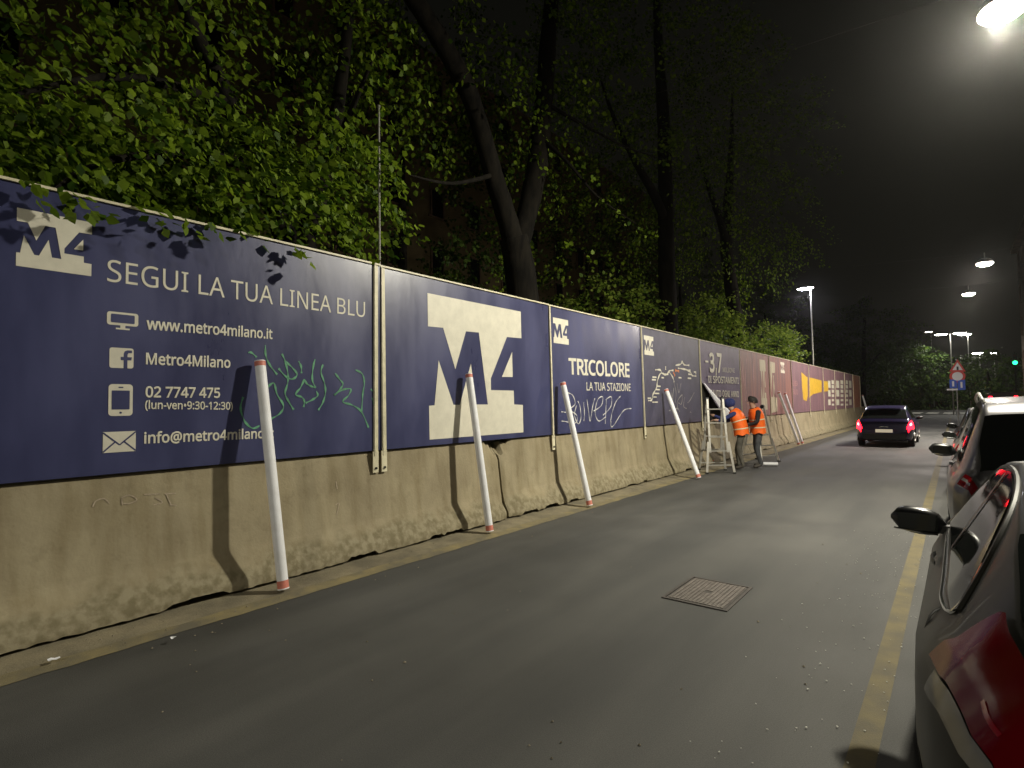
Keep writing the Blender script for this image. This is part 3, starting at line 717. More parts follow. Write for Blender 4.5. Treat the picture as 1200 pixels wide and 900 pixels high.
for px, py, X in [(20, 212, -5.05), (80, 226, -5.05), (60, 220, -5.1), (205, 250, -5.08), (245, 258, -5.08), (340, 284, -5.08), (150, 235, -5.1), (430, 75, -5.8), (455, 30, -5.8), (470, 22, -5.8), (400, 130, -5.8), (420, 100, -5.8), (410, 180, -6), (445, 60, -5.8)]:
    bs.append(tuple(on_x(px, py, X))); ds.append((.5, .8, -.3))
ex.append((bs, ds, 10, 0.26, 0.05))
make_tree('lime_tree', tuple(bt), limbs, 'leafy lime tree hanging over the contact-line panel at the left', crown=[((-8.8, 2.6, 7.0), (2.4, 4.2, 3.2), 150, 0.9)], extra=ex, size=0.088)
# forked tree
def tree_at(px, X): v = on_x(px, 470, X); return Vector((X, v.y, 0))
b1 = tree_at(616, -7.0)
limbs = [([b1, on_x(614, 420, -7), on_x(612, 345, -7), on_x(606, 300, -7), on_x(601, 278, -7)], [.40, .36, .33, .31, .30]),
         ([on_x(606, 300, -7), on_x(592, 250, -7), on_x(578, 205, -7), on_x(560, 140, -6.95), on_x(545, 100, -6.9), on_x(515, 45, -6.8), on_x(480, -10, -6.6), on_x(440, -80, -6.4)], [.24, .21, .19, .17, .18, .17, .15, .10]),
         ([on_x(604, 300, -7), on_x(618, 250, -7), on_x(630, 190, -7), on_x(637, 120, -7.05), on_x(642, 50, -7.1), on_x(648, -20, -7.1), on_x(655, -120, -7.2)], [.24, .22, .24, .21, .19, .17, .12]),
         ([on_x(632, 160, -7), on_x(665, 190, -6.3), on_x(700, 230, -5.9), on_x(745, 262, -5.6)], [.06, .035, .022, .008]),
         ([on_x(637, 120, -7), on_x(690, 150, -6.2), on_x(740, 175, -5.8), on_x(790, 190, -5.6)], [.05, .03, .018, .006]),
         ([on_x(578, 205, -7), on_x(530, 215, -6.6), on_x(480, 205, -6.3)], [.05, .03, .01])]
bs, ds = [], []
for px, py, X, in [(700, 232, -5.9), (722, 248, -5.75), (745, 262, -5.6), (760, 268, -5.6), (715, 225, -5.8), (740, 175, -5.8), (770, 183, -5.65), (790, 190, -5.6), (785, 160, -5.6), (795, 155, -5.6), (770, 168, -5.7), (690, 205, -5.9), (500, 180, -6.3), (660, 280, -6), (690, 300, -6.2), (830, 262, -6)]:
    bs.append(tuple(on_x(px, py, X))); ds.append((.3, .8, -.1))
make_tree('forked_tree', tuple(b1), limbs, 'big dark tree with a forked trunk behind the huge M4 logo', crown=[((-8.2, b1.y, 11), (3.2, 4.5, 3.8), 240, 1.0)], extra=[(bs, ds, 9, 0.35, 0.07)], size=0.10, nleaf=45)
b2 = tree_at(789, -7.0)
limbs = [([b2, on_x(786, 420, -7), on_x(783, 360, -7), on_x(781, 300, -7), on_x(780, 240, -7), on_x(778, 150, -7), on_x(772, 60, -7.1), on_x(768, -40, -7.2)], [.33, .29, .27, .26, .24, .20, .15, .10]),
         ([on_x(780, 260, -7), on_x(765, 225, -7), on_x(745, 190, -7), on_x(720, 140, -7.2), on_x(700, 80, -7.4)], [.14, .13, .10, .06, .012])]
make_tree('tall_tree', tuple(b2), limbs, 'tall dark tree trunk rising behind the map panel', crown=[((-8, b2.y, 11.5), (3.6, 5.0, 4.6), 240, 1.0), ((-8.6, b2.y-3, 6.8), (1.5, 3.5, 2.2), 36, .8)], size=0.10, nleaf=45)
b3 = tree_at(872, -7.0)
limbs = [([b3, on_x(869, 430, -7), on_x(863, 380, -7), on_x(856, 330, -7), on_x(851, 285, -7), on_x(853, 240, -7), on_x(857, 180, -7), on_x(858, 100, -7)], [.34, .31, .29, .26, .24, .19, .13, .02]),
         ([on_x(851, 285, -7), on_x(843, 255, -7), on_x(832, 225, -7.2), on_x(815, 170, -7.4)], [.17, .14, .09, .012])]
make_tree('tall_tree', tuple(b3), limbs, 'tall slightly bent dark tree trunk behind the -3,7 poster', crown=[((-7.6, b3.y, 11.5), (3.9, 6.5, 5), 260, 1.1)], size=0.10, nleaf=45)
b4 = tree_at(1012, -7.2)
limbs = [([b4, b4+Vector((0, .2, 3)), b4+Vector((.1, .4, 6)), b4+Vector((.3, .5, 10))], [.28, .25, .22, .1]), ([b4+Vector((0.1, .3, 4)), b4+Vector((1.2, .8, 6)), b4+Vector((2.2, 1.5, 6.6))], [.12, .08, .03])]
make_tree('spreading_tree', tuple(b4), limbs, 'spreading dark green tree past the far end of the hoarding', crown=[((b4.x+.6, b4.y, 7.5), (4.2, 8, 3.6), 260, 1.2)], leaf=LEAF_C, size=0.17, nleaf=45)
for px, Y, hgt, rx, lab in [(1160, 82, 6.6, 2.6, 'small round tree lit green behind the traffic signs'), (1052, 74, 7.5, 4.0, 'far broad tree above the moving car'),
                            (985, 88, 9.0, 6.0, 'far dark tree behind the end of the hoarding'), (1090, 112, 8.0, 5.0, 'farthest dark tree across the junction')]:
    c = on_y(px, 470, Y); bx = Vector((c.x, Y, 0))
    make_tree('far_tree', tuple(bx), [([bx, bx+Vector((0.1, 0, hgt*.35)), bx+Vector((-.1, 0, hgt*.7))], [.25, .2, .08])], lab,
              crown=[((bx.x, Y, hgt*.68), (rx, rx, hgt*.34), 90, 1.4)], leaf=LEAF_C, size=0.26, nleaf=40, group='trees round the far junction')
for px, X, hgt, rx, lab in [(470, -13, 12, 4.2, 'dim park tree with dense foliage left of the forked trunk'), (690, -14, 11, 4.0, 'dim park tree between the forked trunk and the tall trunk'),
                            (800, -15, 13, 5.0, 'dim park tree behind the two tall trunks'), (900, -13, 12, 5.0, 'dim park tree left of the park lamp post')]:
    v = on_x(px, 470, X); bx = Vector((X, v.y, 0))
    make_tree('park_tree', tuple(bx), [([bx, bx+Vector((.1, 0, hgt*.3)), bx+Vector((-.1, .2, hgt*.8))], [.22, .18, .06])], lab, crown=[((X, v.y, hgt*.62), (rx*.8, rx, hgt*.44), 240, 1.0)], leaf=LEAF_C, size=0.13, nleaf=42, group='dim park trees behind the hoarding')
# lit shrubs right behind the hoarding
def shrub(px, X, ztop, rx, ry, k, lab, leaf=LEAF_B, size=.11):
    v = on_x(px, 440, X); b_ = (X, v.y, 0)
    stems = []
    for i in range(6):
        a_ = i*1.05; e_ = Vector((X+rx*.6*math.cos(a_), v.y+ry*.6*math.sin(a_), ztop*.75)); stems.append(([Vector(b_), Vector(b_).lerp(e_, .5)+Vector((0, 0, .3)), e_], [.05, .035, .012]))
    return make_tree('shrub', b_, stems, lab, cat='shrub', crown=[((X, v.y, ztop*.62), (rx, ry, ztop*.40), k, .55)], leaf=leaf, size=size, nleaf=34, group='shrubs behind the hoarding')
shrub(718, -7.9, 5.2, 1.3, 2.4, 170, 'dim green shrub left of the tall trunk behind the map panel')
shrub(838, -7.1, 5.5, .95, 2.3, 260, 'bright yellow-green shrub between the two tall trunks')
shrub(908, -7.1, 5.5, .95, 2.6, 240, 'bright green shrub behind the torn panels left of the park lamp')
shrub(965, -8.4, 4.6, 1.3, 4.5, 150, 'darker green shrub behind the yellow poster shape', leaf=LEAF_C, size=.14)
shrub(500, -9.5, 4.6, 1.3, 3.0, 130, 'dim green shrub behind the top of the huge M4 panel', leaf=LEAF_A, size=.09)
# low hedge mass across the junction
b_, d_ = crown_points((-6, 104, .9), (26, 3, 1.4), 420); C, A, N, S = sprays(b_, d_, 30, .9, .3, .3)
tag(leaf_mesh('far_hedge', C, A, N, S, LEAF_C, None), 'dark hedge running across beyond the junction', 'hedge', kind='stuff')

# ------------------------------------------------------------------ street lamps
def suspended_lamp(loc, power, label, colr=LAMP_COL, glow=60.0, span=True, aim=(-.55, 0, -1)):
    root = empty('suspended_street_lamp', loc); tag(root, label, 'street lamp', 'street lamps hung over the road')
    hs = MB(); prof = [(0.02, .16), (.10, .15), (.17, .11), (.23, .05), (.25, 0.0), (.25, -.025)]
    hs.grid([[(r_*math.cos(2*math.pi*k/20), r_*math.sin(2*math.pi*k/20)*1.25, z_) for r_, z_ in prof] for k in range(21)]).build('housing', M_GALV, root, smooth=True)
    gl = MB(); pg = [(.235, -.02), (.21, -.06), (.15, -.095), (.07, -.11), (.005, -.112)]
    gl.grid([[(r_*math.cos(2*math.pi*k/20), r_*math.sin(2*math.pi*k/20)*1.25, z_) for r_, z_ in pg] for k in range(21)])
    em = mat('lamp_glass_%d' % int(glow*100*colr[2]), (0.8, 0.8, 0.8), 0.4, emit=colr, estr=glow)
    gl.build('lamp_glass', em, root, smooth=True)
    MB().tube([(0, 0, .15), (0, 0, .36)], .015, 8).build('hanger', M_GALV, root)
    if span: MB().tube([(-8.4, 0, .95), (-4, 0, .55), (0, 0, .36), (3, 0, .55), (4.95-loc[0]+.0, 0, .85)], .004, 6).build('span_cable', M_BLACK, root)
    ld = bpy.data.lights.new('lamp_light', 'SPOT'); ld.energy = power; ld.color = colr; ld.spot_size = R(168); ld.spot_blend = 0.8; ld.shadow_soft_size = 0.16
    lo = bpy.data.objects.new('lamp_light', ld); col.objects.link(lo); lo.location = (0, 0, -0.16); lo.parent = root
    lo.rotation_euler = Vector(aim).to_track_quat('-Z', 'Y').to_euler()
    ld = bpy.data.lights.new('bowl_spill', 'POINT'); ld.energy = power*0.04; ld.color = colr; ld.shadow_soft_size = 0.16
    lo = bpy.data.objects.new('bowl_spill', ld); col.objects.link(lo); lo.location = (0, 0, -0.18); lo.parent = root
    return root
SC = 0.70
lampA = Vector((0, 0, CAM_H))+(on_z(1175, 10, 8.5)-Vector((0, 0, CAM_H)))*SC
suspended_lamp(tuple(lampA), 3900, 'bright suspended street lamp at the top right, nearest the camera', glow=90, aim=(-1.0, -.40, -1.7))
suspended_lamp((lampA.x, -8.0, lampA.z), 1700, 'suspended street lamp over the road behind the camera', glow=90, aim=(-1.0, .4, -1.8))
suspended_lamp(tuple(on_z(1154, 308, lampA.z)), 4600, 'small violet-white suspended lamp above the other far lamps', colr=(1, .90, .80), glow=70)
suspended_lamp(tuple(on_z(1135, 344, lampA.z)), 2500, 'warm suspended lamp below the violet-white one', glow=70)
def post_lamp(base, top, power, label, colr, heads=1, glow=60, hr=.2, light_r=.15):
    base = Vector(base); root = empty('lamp_post', base); tag(root, label, 'lamp post', 'lamp posts in the distance')
    d = Vector(top)-base
    MB().tube([(0, 0, 0), (0, 0, 1.0), d], [.075, .06, .038], 10).build('pole', M_GALV, root, smooth=True)
    for i in range(heads):
        off = Vector((0, 0, 0)) if heads == 1 else Vector((-.75+1.5*i, 0, 0))
        c = d+off+(Vector((-.28, -.1, 0.04)) if heads == 1 else Vector((0, 0, 0)))
        hd = MB(); prof = [(0.01, .11), (.55, .09), (.95, .02), (1.0, -.02)]
        hd.grid([[c+Vector((r_*hr*1.6*math.cos(2*math.pi*k/16), r_*hr*math.sin(2*math.pi*k/16), z_)) for r_, z_ in prof] for k in range(17)])
        ho = hd.build('lamp_head', M_GALV, root, smooth=True)
        g = MB(); pg = [(.95, -.02), (.8, -.07), (.01, -.10)]
        g.grid([[c+Vector((r_*hr*1.6*math.cos(2*math.pi*k/16), r_*hr*math.sin(2*math.pi*k/16), z_)) for r_, z_ in pg] for k in range(17)])
        g.build('lamp_glass', mat('post_lamp_glass_%d_%d' % (glow, int(colr[2]*100)), (.8, .8, .8), .4, emit=colr, estr=glow), ho, smooth=True)
        if heads > 1: MB().bar(d, d+off, .05, .05).build('arm', M_GALV, root)
        if power:
            ld = bpy.data.lights.new('lamp_light', 'SPOT'); ld.energy = power; ld.color = colr; ld.spot_size = R(164); ld.spot_blend = .4; ld.shadow_soft_size = light_r
            lo = bpy.data.objects.new('lamp_light', ld); col.objects.link(lo); lo.location = c+Vector((0, 0, -.14)); lo.parent = root
    return root
t_ = on_x(950, 338, -6.8)
post_lamp((t_.x, t_.y, 0), tuple(t_), 2200, 'slim park lamp post with a violet-white head behind the hoarding', (.92, .9, 1), glow=110, hr=.30)
t_ = on_y(1113.5, 391, 72)
post_lamp((t_.x, 72, 0), tuple(t_), 500, 'tall twin-headed lamp post behind the road signs', (1, .97, .88), heads=2, glow=90, hr=.34)
t_ = on_y(1134, 392, 84); post_lamp((t_.x, 84, 0), tuple(t_), 400, 'lamp post just right of the twin-headed one', (1, .97, .85), glow=90, hr=.42)
t_ = on_y(1148, 414, 100); post_lamp((t_.x, 100, 0), tuple(t_), 350, 'far lamp post over the small round tree, left of a pair', (1, .97, .88), glow=90, hr=.42)
t_ = on_y(1165, 414, 108); post_lamp((t_.x, 108, 0), tuple(t_), 250, 'far lamp post right of the small round tree', (1, .97, .88), glow=70, hr=.35)
t_ = on_y(1091, 389, 110); post_lamp((t_.x, 110, 0), tuple(t_), 0, 'faint far lamp post left of the twin-headed one', (1, .95, .85), glow=12, hr=.32)
# thin metal rod standing behind the joint of the first two panels
v0, v1 = on_x(445, 330, -5.36), on_x(441.5, 125, -5.36)
rod = empty('metal_rod', (v0.x, v0.y, 1.15)); tag(rod, 'thin grey metal rod rising behind the joint of the first two panels', 'pole')
MB().tube([(0, 0, 0), (0, 0, v1.z-1.15)], .012, 8).build('shaft', M_GALV, rod, smooth=True); MB().tube([(0, 0, v1.z-1.15), (0, 0, v1.z-1.12)], .018, 8).build('tip', M_GALV, rod)

# ------------------------------------------------------------------ buildings
def building(name, x_face, y0, y1, depth, H, m, label, sign, floors, bays, first=1.2, winw=1.1, winh=1.7, z_base=0.0, floor_h=None):
    root = empty(name, (x_face, (y0+y1)/2, 0)); tag(root, label, 'building')
    cy = (y1-y0)/2
    MB().box((-sign*depth/2, 0, H/2), (depth, y1-y0, H)).build('wall', m, root)
    MB().box((-sign*(depth/2)+sign*.25, 0, H+.15), (depth+.5, y1-y0+.5, .3)).build('cornice', M_STONE, root)
    fh = floor_h or (H-first)/floors; wme = pme = None
    for f_ in range(floors):
        for b_ in range(bays):
            y = -cy+(y1-y0)*(b_+.5)/bays; z = first+fh*(f_+.35)
            fr = MB()
            for dy, dz, sy, sz in ((-winw/2, winh/2, .12, winh), (winw/2, winh/2, .12, winh), (0, winh+.06, winw+.24, .12), (0, -.06, winw+.4, .12)): fr.box((sign*.03, dy, dz), (.14, sy, sz))
            if wme is None:
                w_ = fr.build('window', M_STONE, root); wme = w_.data
                g_ = MB().box((sign*.012, 0, winh/2), (.02, winw, winh)).build('pane', M_WINDARK, w_); pme = g_.data
            else:
                w_ = bpy.data.objects.new('window', wme); col.objects.link(w_); w_.parent = root
                g_ = bpy.data.objects.new('pane', pme); col.objects.link(g_); g_.parent = w_
            w_.location = (0, y, z)
    return root
building('apartment_building', -26, 2, 62, 12, 24, M_OCHRE, 'ochre apartment building with dark windows far behind the trees', 1, 6, 17)
building('apartment_building', 5.6, 4, 79, 10, 17, M_STONE, 'brown building along the pavement at the right edge', -1, 4, 20, first=3.5)

# ------------------------------------------------------------------ cars
class Car:
    """local frame: x across, y from rear bumper (0) to nose (L), z up"""
    def __init__(s, L, W, top, belt, paint, hw=None, tumble=0.40, zb=0.20, wheel_r=0.30, wheels=(0.62, None), label='', group=None, name='parked_car'):
        s.L, s.W, s.zb, s.tumble = L, W, zb, tumble
        s.ty = [p_[0] for p_ in top]; s.tz = [p_[1] for p_ in top]; s.by = [p_[0] for p_ in belt]; s.bz = [p_[1] for p_ in belt]
        hw = hw or [(0, .76), (.06, .86), (.18, .94), (.45, .985), (.9, 1.0), (L-1.1, 1.0), (L-.6, .96), (L-.25, .88), (L-.06, .74), (L, .60)]
        s.wy = [p_[0] for p_ in hw]; s.wx = [p_[1]*W/2 for p_ in hw]
        s.root = empty(name); tag(s.root, label, 'car', group); s.paint = paint; s.wr = wheel_r
        s.wheels = (wheels[0], wheels[1] or L-0.72)
    def knots(s, y):
        y = min(max(y, 0), s.L)
        w = interp(s.wy, s.wx, y); zt = interp(s.ty, s.tz, y); zl = min(interp(s.by, s.bz, y), zt-0.012)
        zb = s.zb+0.10*max(0, 1-y/.35)+0.06*max(0, 1-(s.L-y)/.4)
        g = max(0.0, zt-zl); m_ = zb+(zl-zb)*.55
        xb = w-0.085*min(1, g/.2+.35)                  # belt
        xr = xb-s.tumble*max(0, g-.07)-.03*min(1, g/.1)                        # roof edge
        return [(0, zb), (w*.80, zb), (w*.93, zb+.03), (w*.985, zb+(m_-zb)*.5), (w, m_), (w*.992, zl-(zl-m_)*.35), (xb+.02, zl-.012), (xb, zl+min(.012, g*.3)),
                (xr+.004, zl+max(g-.065, g*.55)), (xr*.93, zl+max(g-.02, g*.86)), (xr*.6, zl+g*.985), (0, zt)]
    KB, KR = 7, 8                                       # knot index of belt, roof edge
    def sec(s, y, v):
        K = s.knots(y); i = min(int(v), len(K)-2); t = v-i
        p0, p1, p2, p3 = K[max(i-1, 0)], K[i], K[i+1], K[min(i+2, len(K)-1)]
        if i in (0, 6, 7): return (p1[0]+(p2[0]-p1[0])*t, p1[1]+(p2[1]-p1[1])*t)
        f = lambda a, b, c, d: 0.5*(2*b+(c-a)*t+(2*a-5*b+4*c-d)*t*t+(3*b-a-3*c+d)*t**3)
        m0 = .6
        lin = (p1[0]+(p2[0]-p1[0])*t, p1[1]+(p2[1]-p1[1])*t); cr = (f(p0[0], p1[0], p2[0], p3[0]), f(p0[1], p1[1], p2[1], p3[1]))
        return (lin[0]*(1-m0)+cr[0]*m0, lin[1]*(1-m0)+cr[1]*m0)
    def S(s, y, v, side=1, off=0.0):
        x, z = s.sec(y, v); P = Vector((side*x, y, z))
        if off:
            e = .02; xa, za = s.sec(y, max(0, v-.12)); xb, zb_ = s.sec(y, min(10.999, v+.12))
            xf, zf = s.sec(min(s.L, y+e), v); xg, zg = s.sec(max(0, y-e), v)
            n = Vector((xb-xa, 0, zb_-za)).cross(Vector((xf-xg, min(s.L, y+e)-max(0, y-e), zf-zg)))
            n = -n if n.dot(Vector((x, 0, z-.6))) < 0 else n
            if n.length > 1e-9: n.normalize(); P += Vector((side*n.x, n.y, n.z))*off
        return P
    def body(s):
        ys = sorted(set([0, .015, .035, .06, .09, .13, .18]+[round(.24+.085*i, 3) for i in range(int((s.L-.5)/.085))]+[s.L-.2, s.L-.13, s.L-.08, s.L-.04, s.L-.015, s.L]))
        vs = [0, 1, 1.5, 2, 2.5, 3, 3.5, 4, 4.5, 5, 5.5, 6, 7, 7.5, 8, 8.33, 8.66, 9, 9.5, 10, 10.5, 11]
        b = MB(); rows = []
        for y in ys:
            r_ = [s.S(y, v, 1) for v in vs]; l_ = [s.S(y, v, -1) for v in vs[-2:0:-1]]
            rows.append(r_+l_)
        n = len(rows[0])
        for r_ in rows: b.v += [tuple(q) for q in r_]
        for i in range(len(rows)-1):
            for k in range(n): b.f.append((i*n+k, i*n+(k+1) % n, (i+1)*n+(k+1) % n, (i+1)*n+k))
        b.f.append(tuple(range(n))); b.f.append(tuple(reversed(range((len(rows)-1)*n, len(rows)*n))))
        ob = b.build('body', s.paint, None)
        cuts = []
        for wy in s.wheels:
            for sd in (-1, 1):
                cb = MB().tube([(sd*(s.W/2-.26), wy, s.wr+.01), (sd*(s.W/2+.2), wy, s.wr+.01)], s.wr+.055, 28); co = cb.build('cut', M_BLACK)
                md = ob.modifiers.new('b', 'BOOLEAN'); md.object = co; md.operation = 'DIFFERENCE'; md.solver = 'EXACT'; cuts.append(co)
        dg = bpy.context.evaluated_depsgraph_get(); me = bpy.data.meshes.new_from_object(ob.evaluated_get(dg)); 
        bpy.data.objects.remove(ob)
        for c in cuts: bpy.data.objects.remove(c)
        me.materials.clear(); me.materials.append(s.paint)
        for p_ in me.polygons: p_.material_index = 0
        o = link_mesh('body', me, s.paint, s.root, smooth=True, angle=38); s.bodyo = o
        for wy in s.wheels:
            for sd in (-1, 1):
                t = MB(); xo = sd*(s.W/2-.04); xi = sd*(s.W/2-.22); r_ = s.wr
                t.tube([(xi, wy, r_), (xi+(xo-xi)*.08, wy, r_), (xi+(xo-xi)*.92, wy, r_), (xo, wy, r_)], [r_*.93, r_, r_, r_*.92], 26)
                w_ = t.build('wheel', M_RUBBER, s.root, smooth=True)
                rm = MB().tube([(xo-sd*.01, wy, r_), (xo+sd*.008, wy, r_)], [r_*.64, r_*.62], 22)
                for k in range(5): a_ = k*2*math.pi/5; rm.bar((xo+sd*.012, wy, r_), (xo+sd*.012, wy+math.cos(a_)*r_*.6, r_+math.sin(a_)*r_*.6), .035, .05, up=(1, 0, 0))
                rm.build('rim', M_GALV, w_)
    def patch(s, name, y0, y1, v0, v1, m, side, off=.006, ny=10, nv=6, s0=0.0, s1=0.0, parent=None, arch=0.0):
        P = []
        for i in range(ny+1):
            row = []
            for j in range(nv+1):
                t = j/nv; v = v0+(v1-v0)*t; ya = y0+s0*t; yb = y1-s1*t
                if arch: q = math.sqrt(max(0, 1-t*t*.98)); mid = (ya+yb)/2; ya = mid-(mid-ya)*(1-arch+arch*q); yb = mid+(yb-mid)*(1-arch+arch*q)
                row.append(s.S(ya+(yb-ya)*i/ny, v, side, off))
            P.append(row)
        return MB().grid(P).build(name, m, parent or s.root, smooth=True, angle=60)
    def top_patch(s, name, y0, y1, m, v0=8.75, off=.006, ny=8, parent=None):
        P = []
        for i in range(ny+1):
            y = y0+(y1-y0)*i/ny
            P.append([s.S(y, v, 1, off) for v in np.linspace(v0, 11, 8)]+[s.S(y, v, -1, off) for v in np.linspace(11, v0, 8)[1:]])
        return MB().grid(P).build(name, m, parent or s.root, smooth=True, angle=60)
    def line(s, name, pts, m, side, r_=.008, off=.004, parent=None):
        return MB().tube(catmull([s.S(y, v, side, off) for y, v in pts], 4), r_, 6).build(name, m, parent or s.root, smooth=True)
    def mirror(s, y, side, m=None, v=6.9, size=1.0):
        b = s.S(y, v, side); c = b+Vector((side*.115*size, .0, .035))
        mr = MB(); n = 12; P = []
        for i in range(9):
            a_ = -1+2*i/8; r_ = math.sqrt(max(0.02, 1-abs(a_)**2.4))
            P.append([c+Vector((side*a_*.115*size, (.055*math.cos(q)+(.02 if math.cos(q) > 0 else 0))*r_, .068*size*math.sin(q)*r_+a_*.012)) for q in np.linspace(0, 2*math.pi, n+1)])
        o = mr.grid(P).build('mirror', m or M_BLACK, s.root, smooth=True, angle=70)
        g = MB().grid([[c+Vector((side*a_*.09*size, -.058, .048*size*q)) for q in (-.8, .9)] for a_ in (-.9, -.3, .3, .9)]).build('mirror_glass', M_GLASS, o)
        MB().bar(b+Vector((-side*.02, 0, 0)), c+Vector((-side*.03, 0, -.035)), .05, .045).build('mirror_stalk', M_BLACK, o)
        MB().tube([c+Vector((side*(-.09+.2*t), -.060-.008*math.sin(t*3), (-.052+.016*t)*size)) for t in np.linspace(0, 1, 6)], .005, 6).build('mirror_trim', M_CHROME, o)
        return o
    def plate(s, y, z, m, w=.5, h=.11, tilt=0):
        o = MB().box((0, y, z), (w, .012, h)).build('licence_plate', m, s.root); return o
    def lamp(s, name, y0, y1, v0, v1, m, side, off=.008, **k): return s.patch(name, y0, y1, v0, v1, m, side, off, **k)
M_GREY = mat('grey_green_car_paint', (0.024, 0.023, 0.019), 0.42, metal=0.2, spec=.3, coat=0.12, var=0.05, scale=2)
M_SILV = mat('silver_car_paint', (0.085, 0.082, 0.088), 0.34, metal=0.6, coat=0.5, var=0.05, scale=2)
M_BLUEP = mat('dark_blue_car_paint', (0.018, 0.014, 0.055), 0.3, metal=0.3, coat=0.6)
M_GREY2 = mat('light_grey_car_paint', (0.30, 0.30, 0.28), 0.35, metal=0.5, coat=0.5)
M_DARKP = mat('black_car_paint', (0.012, 0.012, 0.014), 0.3, coat=0.6)
M_TAILOFF = mat('red_tail_lens', (0.11, 0.002, 0.004), 0.16, spec=0.35)
M_TAILON = mat('lit_red_tail_lens', (0.5, 0.02, 0.02), 0.3, emit=(1.0, 0.006, 0.016), estr=12.0)
M_TAILHOT = mat('lit_tail_lens_core', (0.8, 0.3, 0.3), 0.3, emit=(1.0, 0.14, 0.12), estr=14.0)
M_CLEAR = mat('clear_lens', (0.16, 0.155, 0.15), 0.15, spec=0.8)
M_PLATE = mat('glowing_plate', (0.75, 0.72, 0.62), 0.5, emit=(1, .85, .6), estr=0.35)  # plate given its own warm glow in place of light falling on it
M_PLATE0 = mat('plate_unlit', (0.6, 0.58, 0.52), 0.5)
M_AMBER = mat('orange_glow_lens', (0.55, 0.07, 0.02), 0.25)

# --- near grey car at the right edge (rear left corner beside the camera)
c = Car(3.70, 1.66, [(0, .64), (.03, .86), (.09, 1.02), (.20, 1.11), (.42, 1.21), (.70, 1.31), (1.1, 1.385), (1.6, 1.41), (2.1, 1.37), (2.45, 1.27), (2.8, 1.10), (3.02, .98), (3.3, .90), (3.55, .78), (3.70, .60)],
        [(0, .62), (.1, .95), (.3, 1.02), (.8, .985), (1.6, .945), (2.5, .92), (3.0, .90), (3.5, .78), (3.7, .6)], M_GREY, tumble=.50, hw=[(0, .66), (.05, .76), (.15, .85), (.35, .93), (.6, .98), (.9, 1.0), (2.6, 1.0), (3.1, .96), (3.45, .88), (3.64, .74), (3.70, .60)], label='dark grey small car parked nearest the camera at the right edge', group='cars parked along the right side')
c.body()
for sd in (-1, 1):
    w_ = c.patch('side_window', .62, 2.86, 7.10, 8.02, M_GLASS, sd, .007, ny=26, nv=9, s0=.10, s1=.30, arch=.55)
    c.patch('pillar', 1.62, 1.68, 7.12, 7.98, M_BLACK, sd, .011, ny=2, nv=6, s0=.06, s1=-.06, parent=w_)
    c.line('window_trim', [(.74, 7.62), (.64, 7.35), (.66, 7.08), (.9, 6.98), (1.2, 6.96), (1.9, 6.95), (2.5, 6.96), (2.84, 7.0)], M_CHROME, sd, .007, .003)
    c.line('roof_seam', [(.60, 7.2), (.74, 7.7), (1.0, 8.1), (1.5, 8.14), (2.1, 8.12), (2.45, 7.9), (2.75, 7.4), (2.9, 7.05)], M_GREY, sd, .009, .002)
    c.mirror(2.52, sd, M_DARKP, v=6.6, size=1.12)
    hb = c.S(1.82, 5.75, sd, .018)
    hd = MB(); hd.grid([[hb+Vector((sd*(.020+.006*math.cos(q))*math.sin(math.pi*(.12+.76*i/8))-sd*.012, -.10+.20*i/8, .017*math.sin(q)*(.6+.4*math.sin(math.pi*i/8)))) for q in np.linspace(0, 2*math.pi, 9)] for i in range(9)])
    hd.build('door_handle', M_BLACK, c.root, smooth=True, angle=70)
    t_ = c.lamp('tail_lamp', .06, .50, 5.5, 8.2, M_TAILOFF, sd, .012, ny=9, nv=12, arch=.25, s1=.10)
    c.patch('reversing_lens', .05, .40, 5.05, 5.45, M_CLEAR, sd, .010, ny=6, nv=4, parent=t_)
    c.patch('lens_highlight', .12, .20, 6.0, 6.3, mat('red_lens_highlight', (.22, .006, .006), .1), sd, .015, ny=4, nv=3, parent=t_)  # brighter red patch: a small highlight put into the lens colour
    for dy in (.78, 2.86): c.line('door_gap', [(dy-.02*sd*0, 2.6), (dy, 4), (dy+.03, 5.5), (dy+.05, 6.6)], M_BLACK, sd, .0035, -.0012)
c.top_patch('rear_window', .24, .66, M_GLASS); c.top_patch('windscreen', 2.42, 2.98, M_GLASS)
c.plate(-.004, .47, M_PLATE0); MB().box((0, .0, .38), (1.3, .05, .16)).build('bumper', M_BLACK, c.root)
c.root.location = (0.69, 1.42, 0)
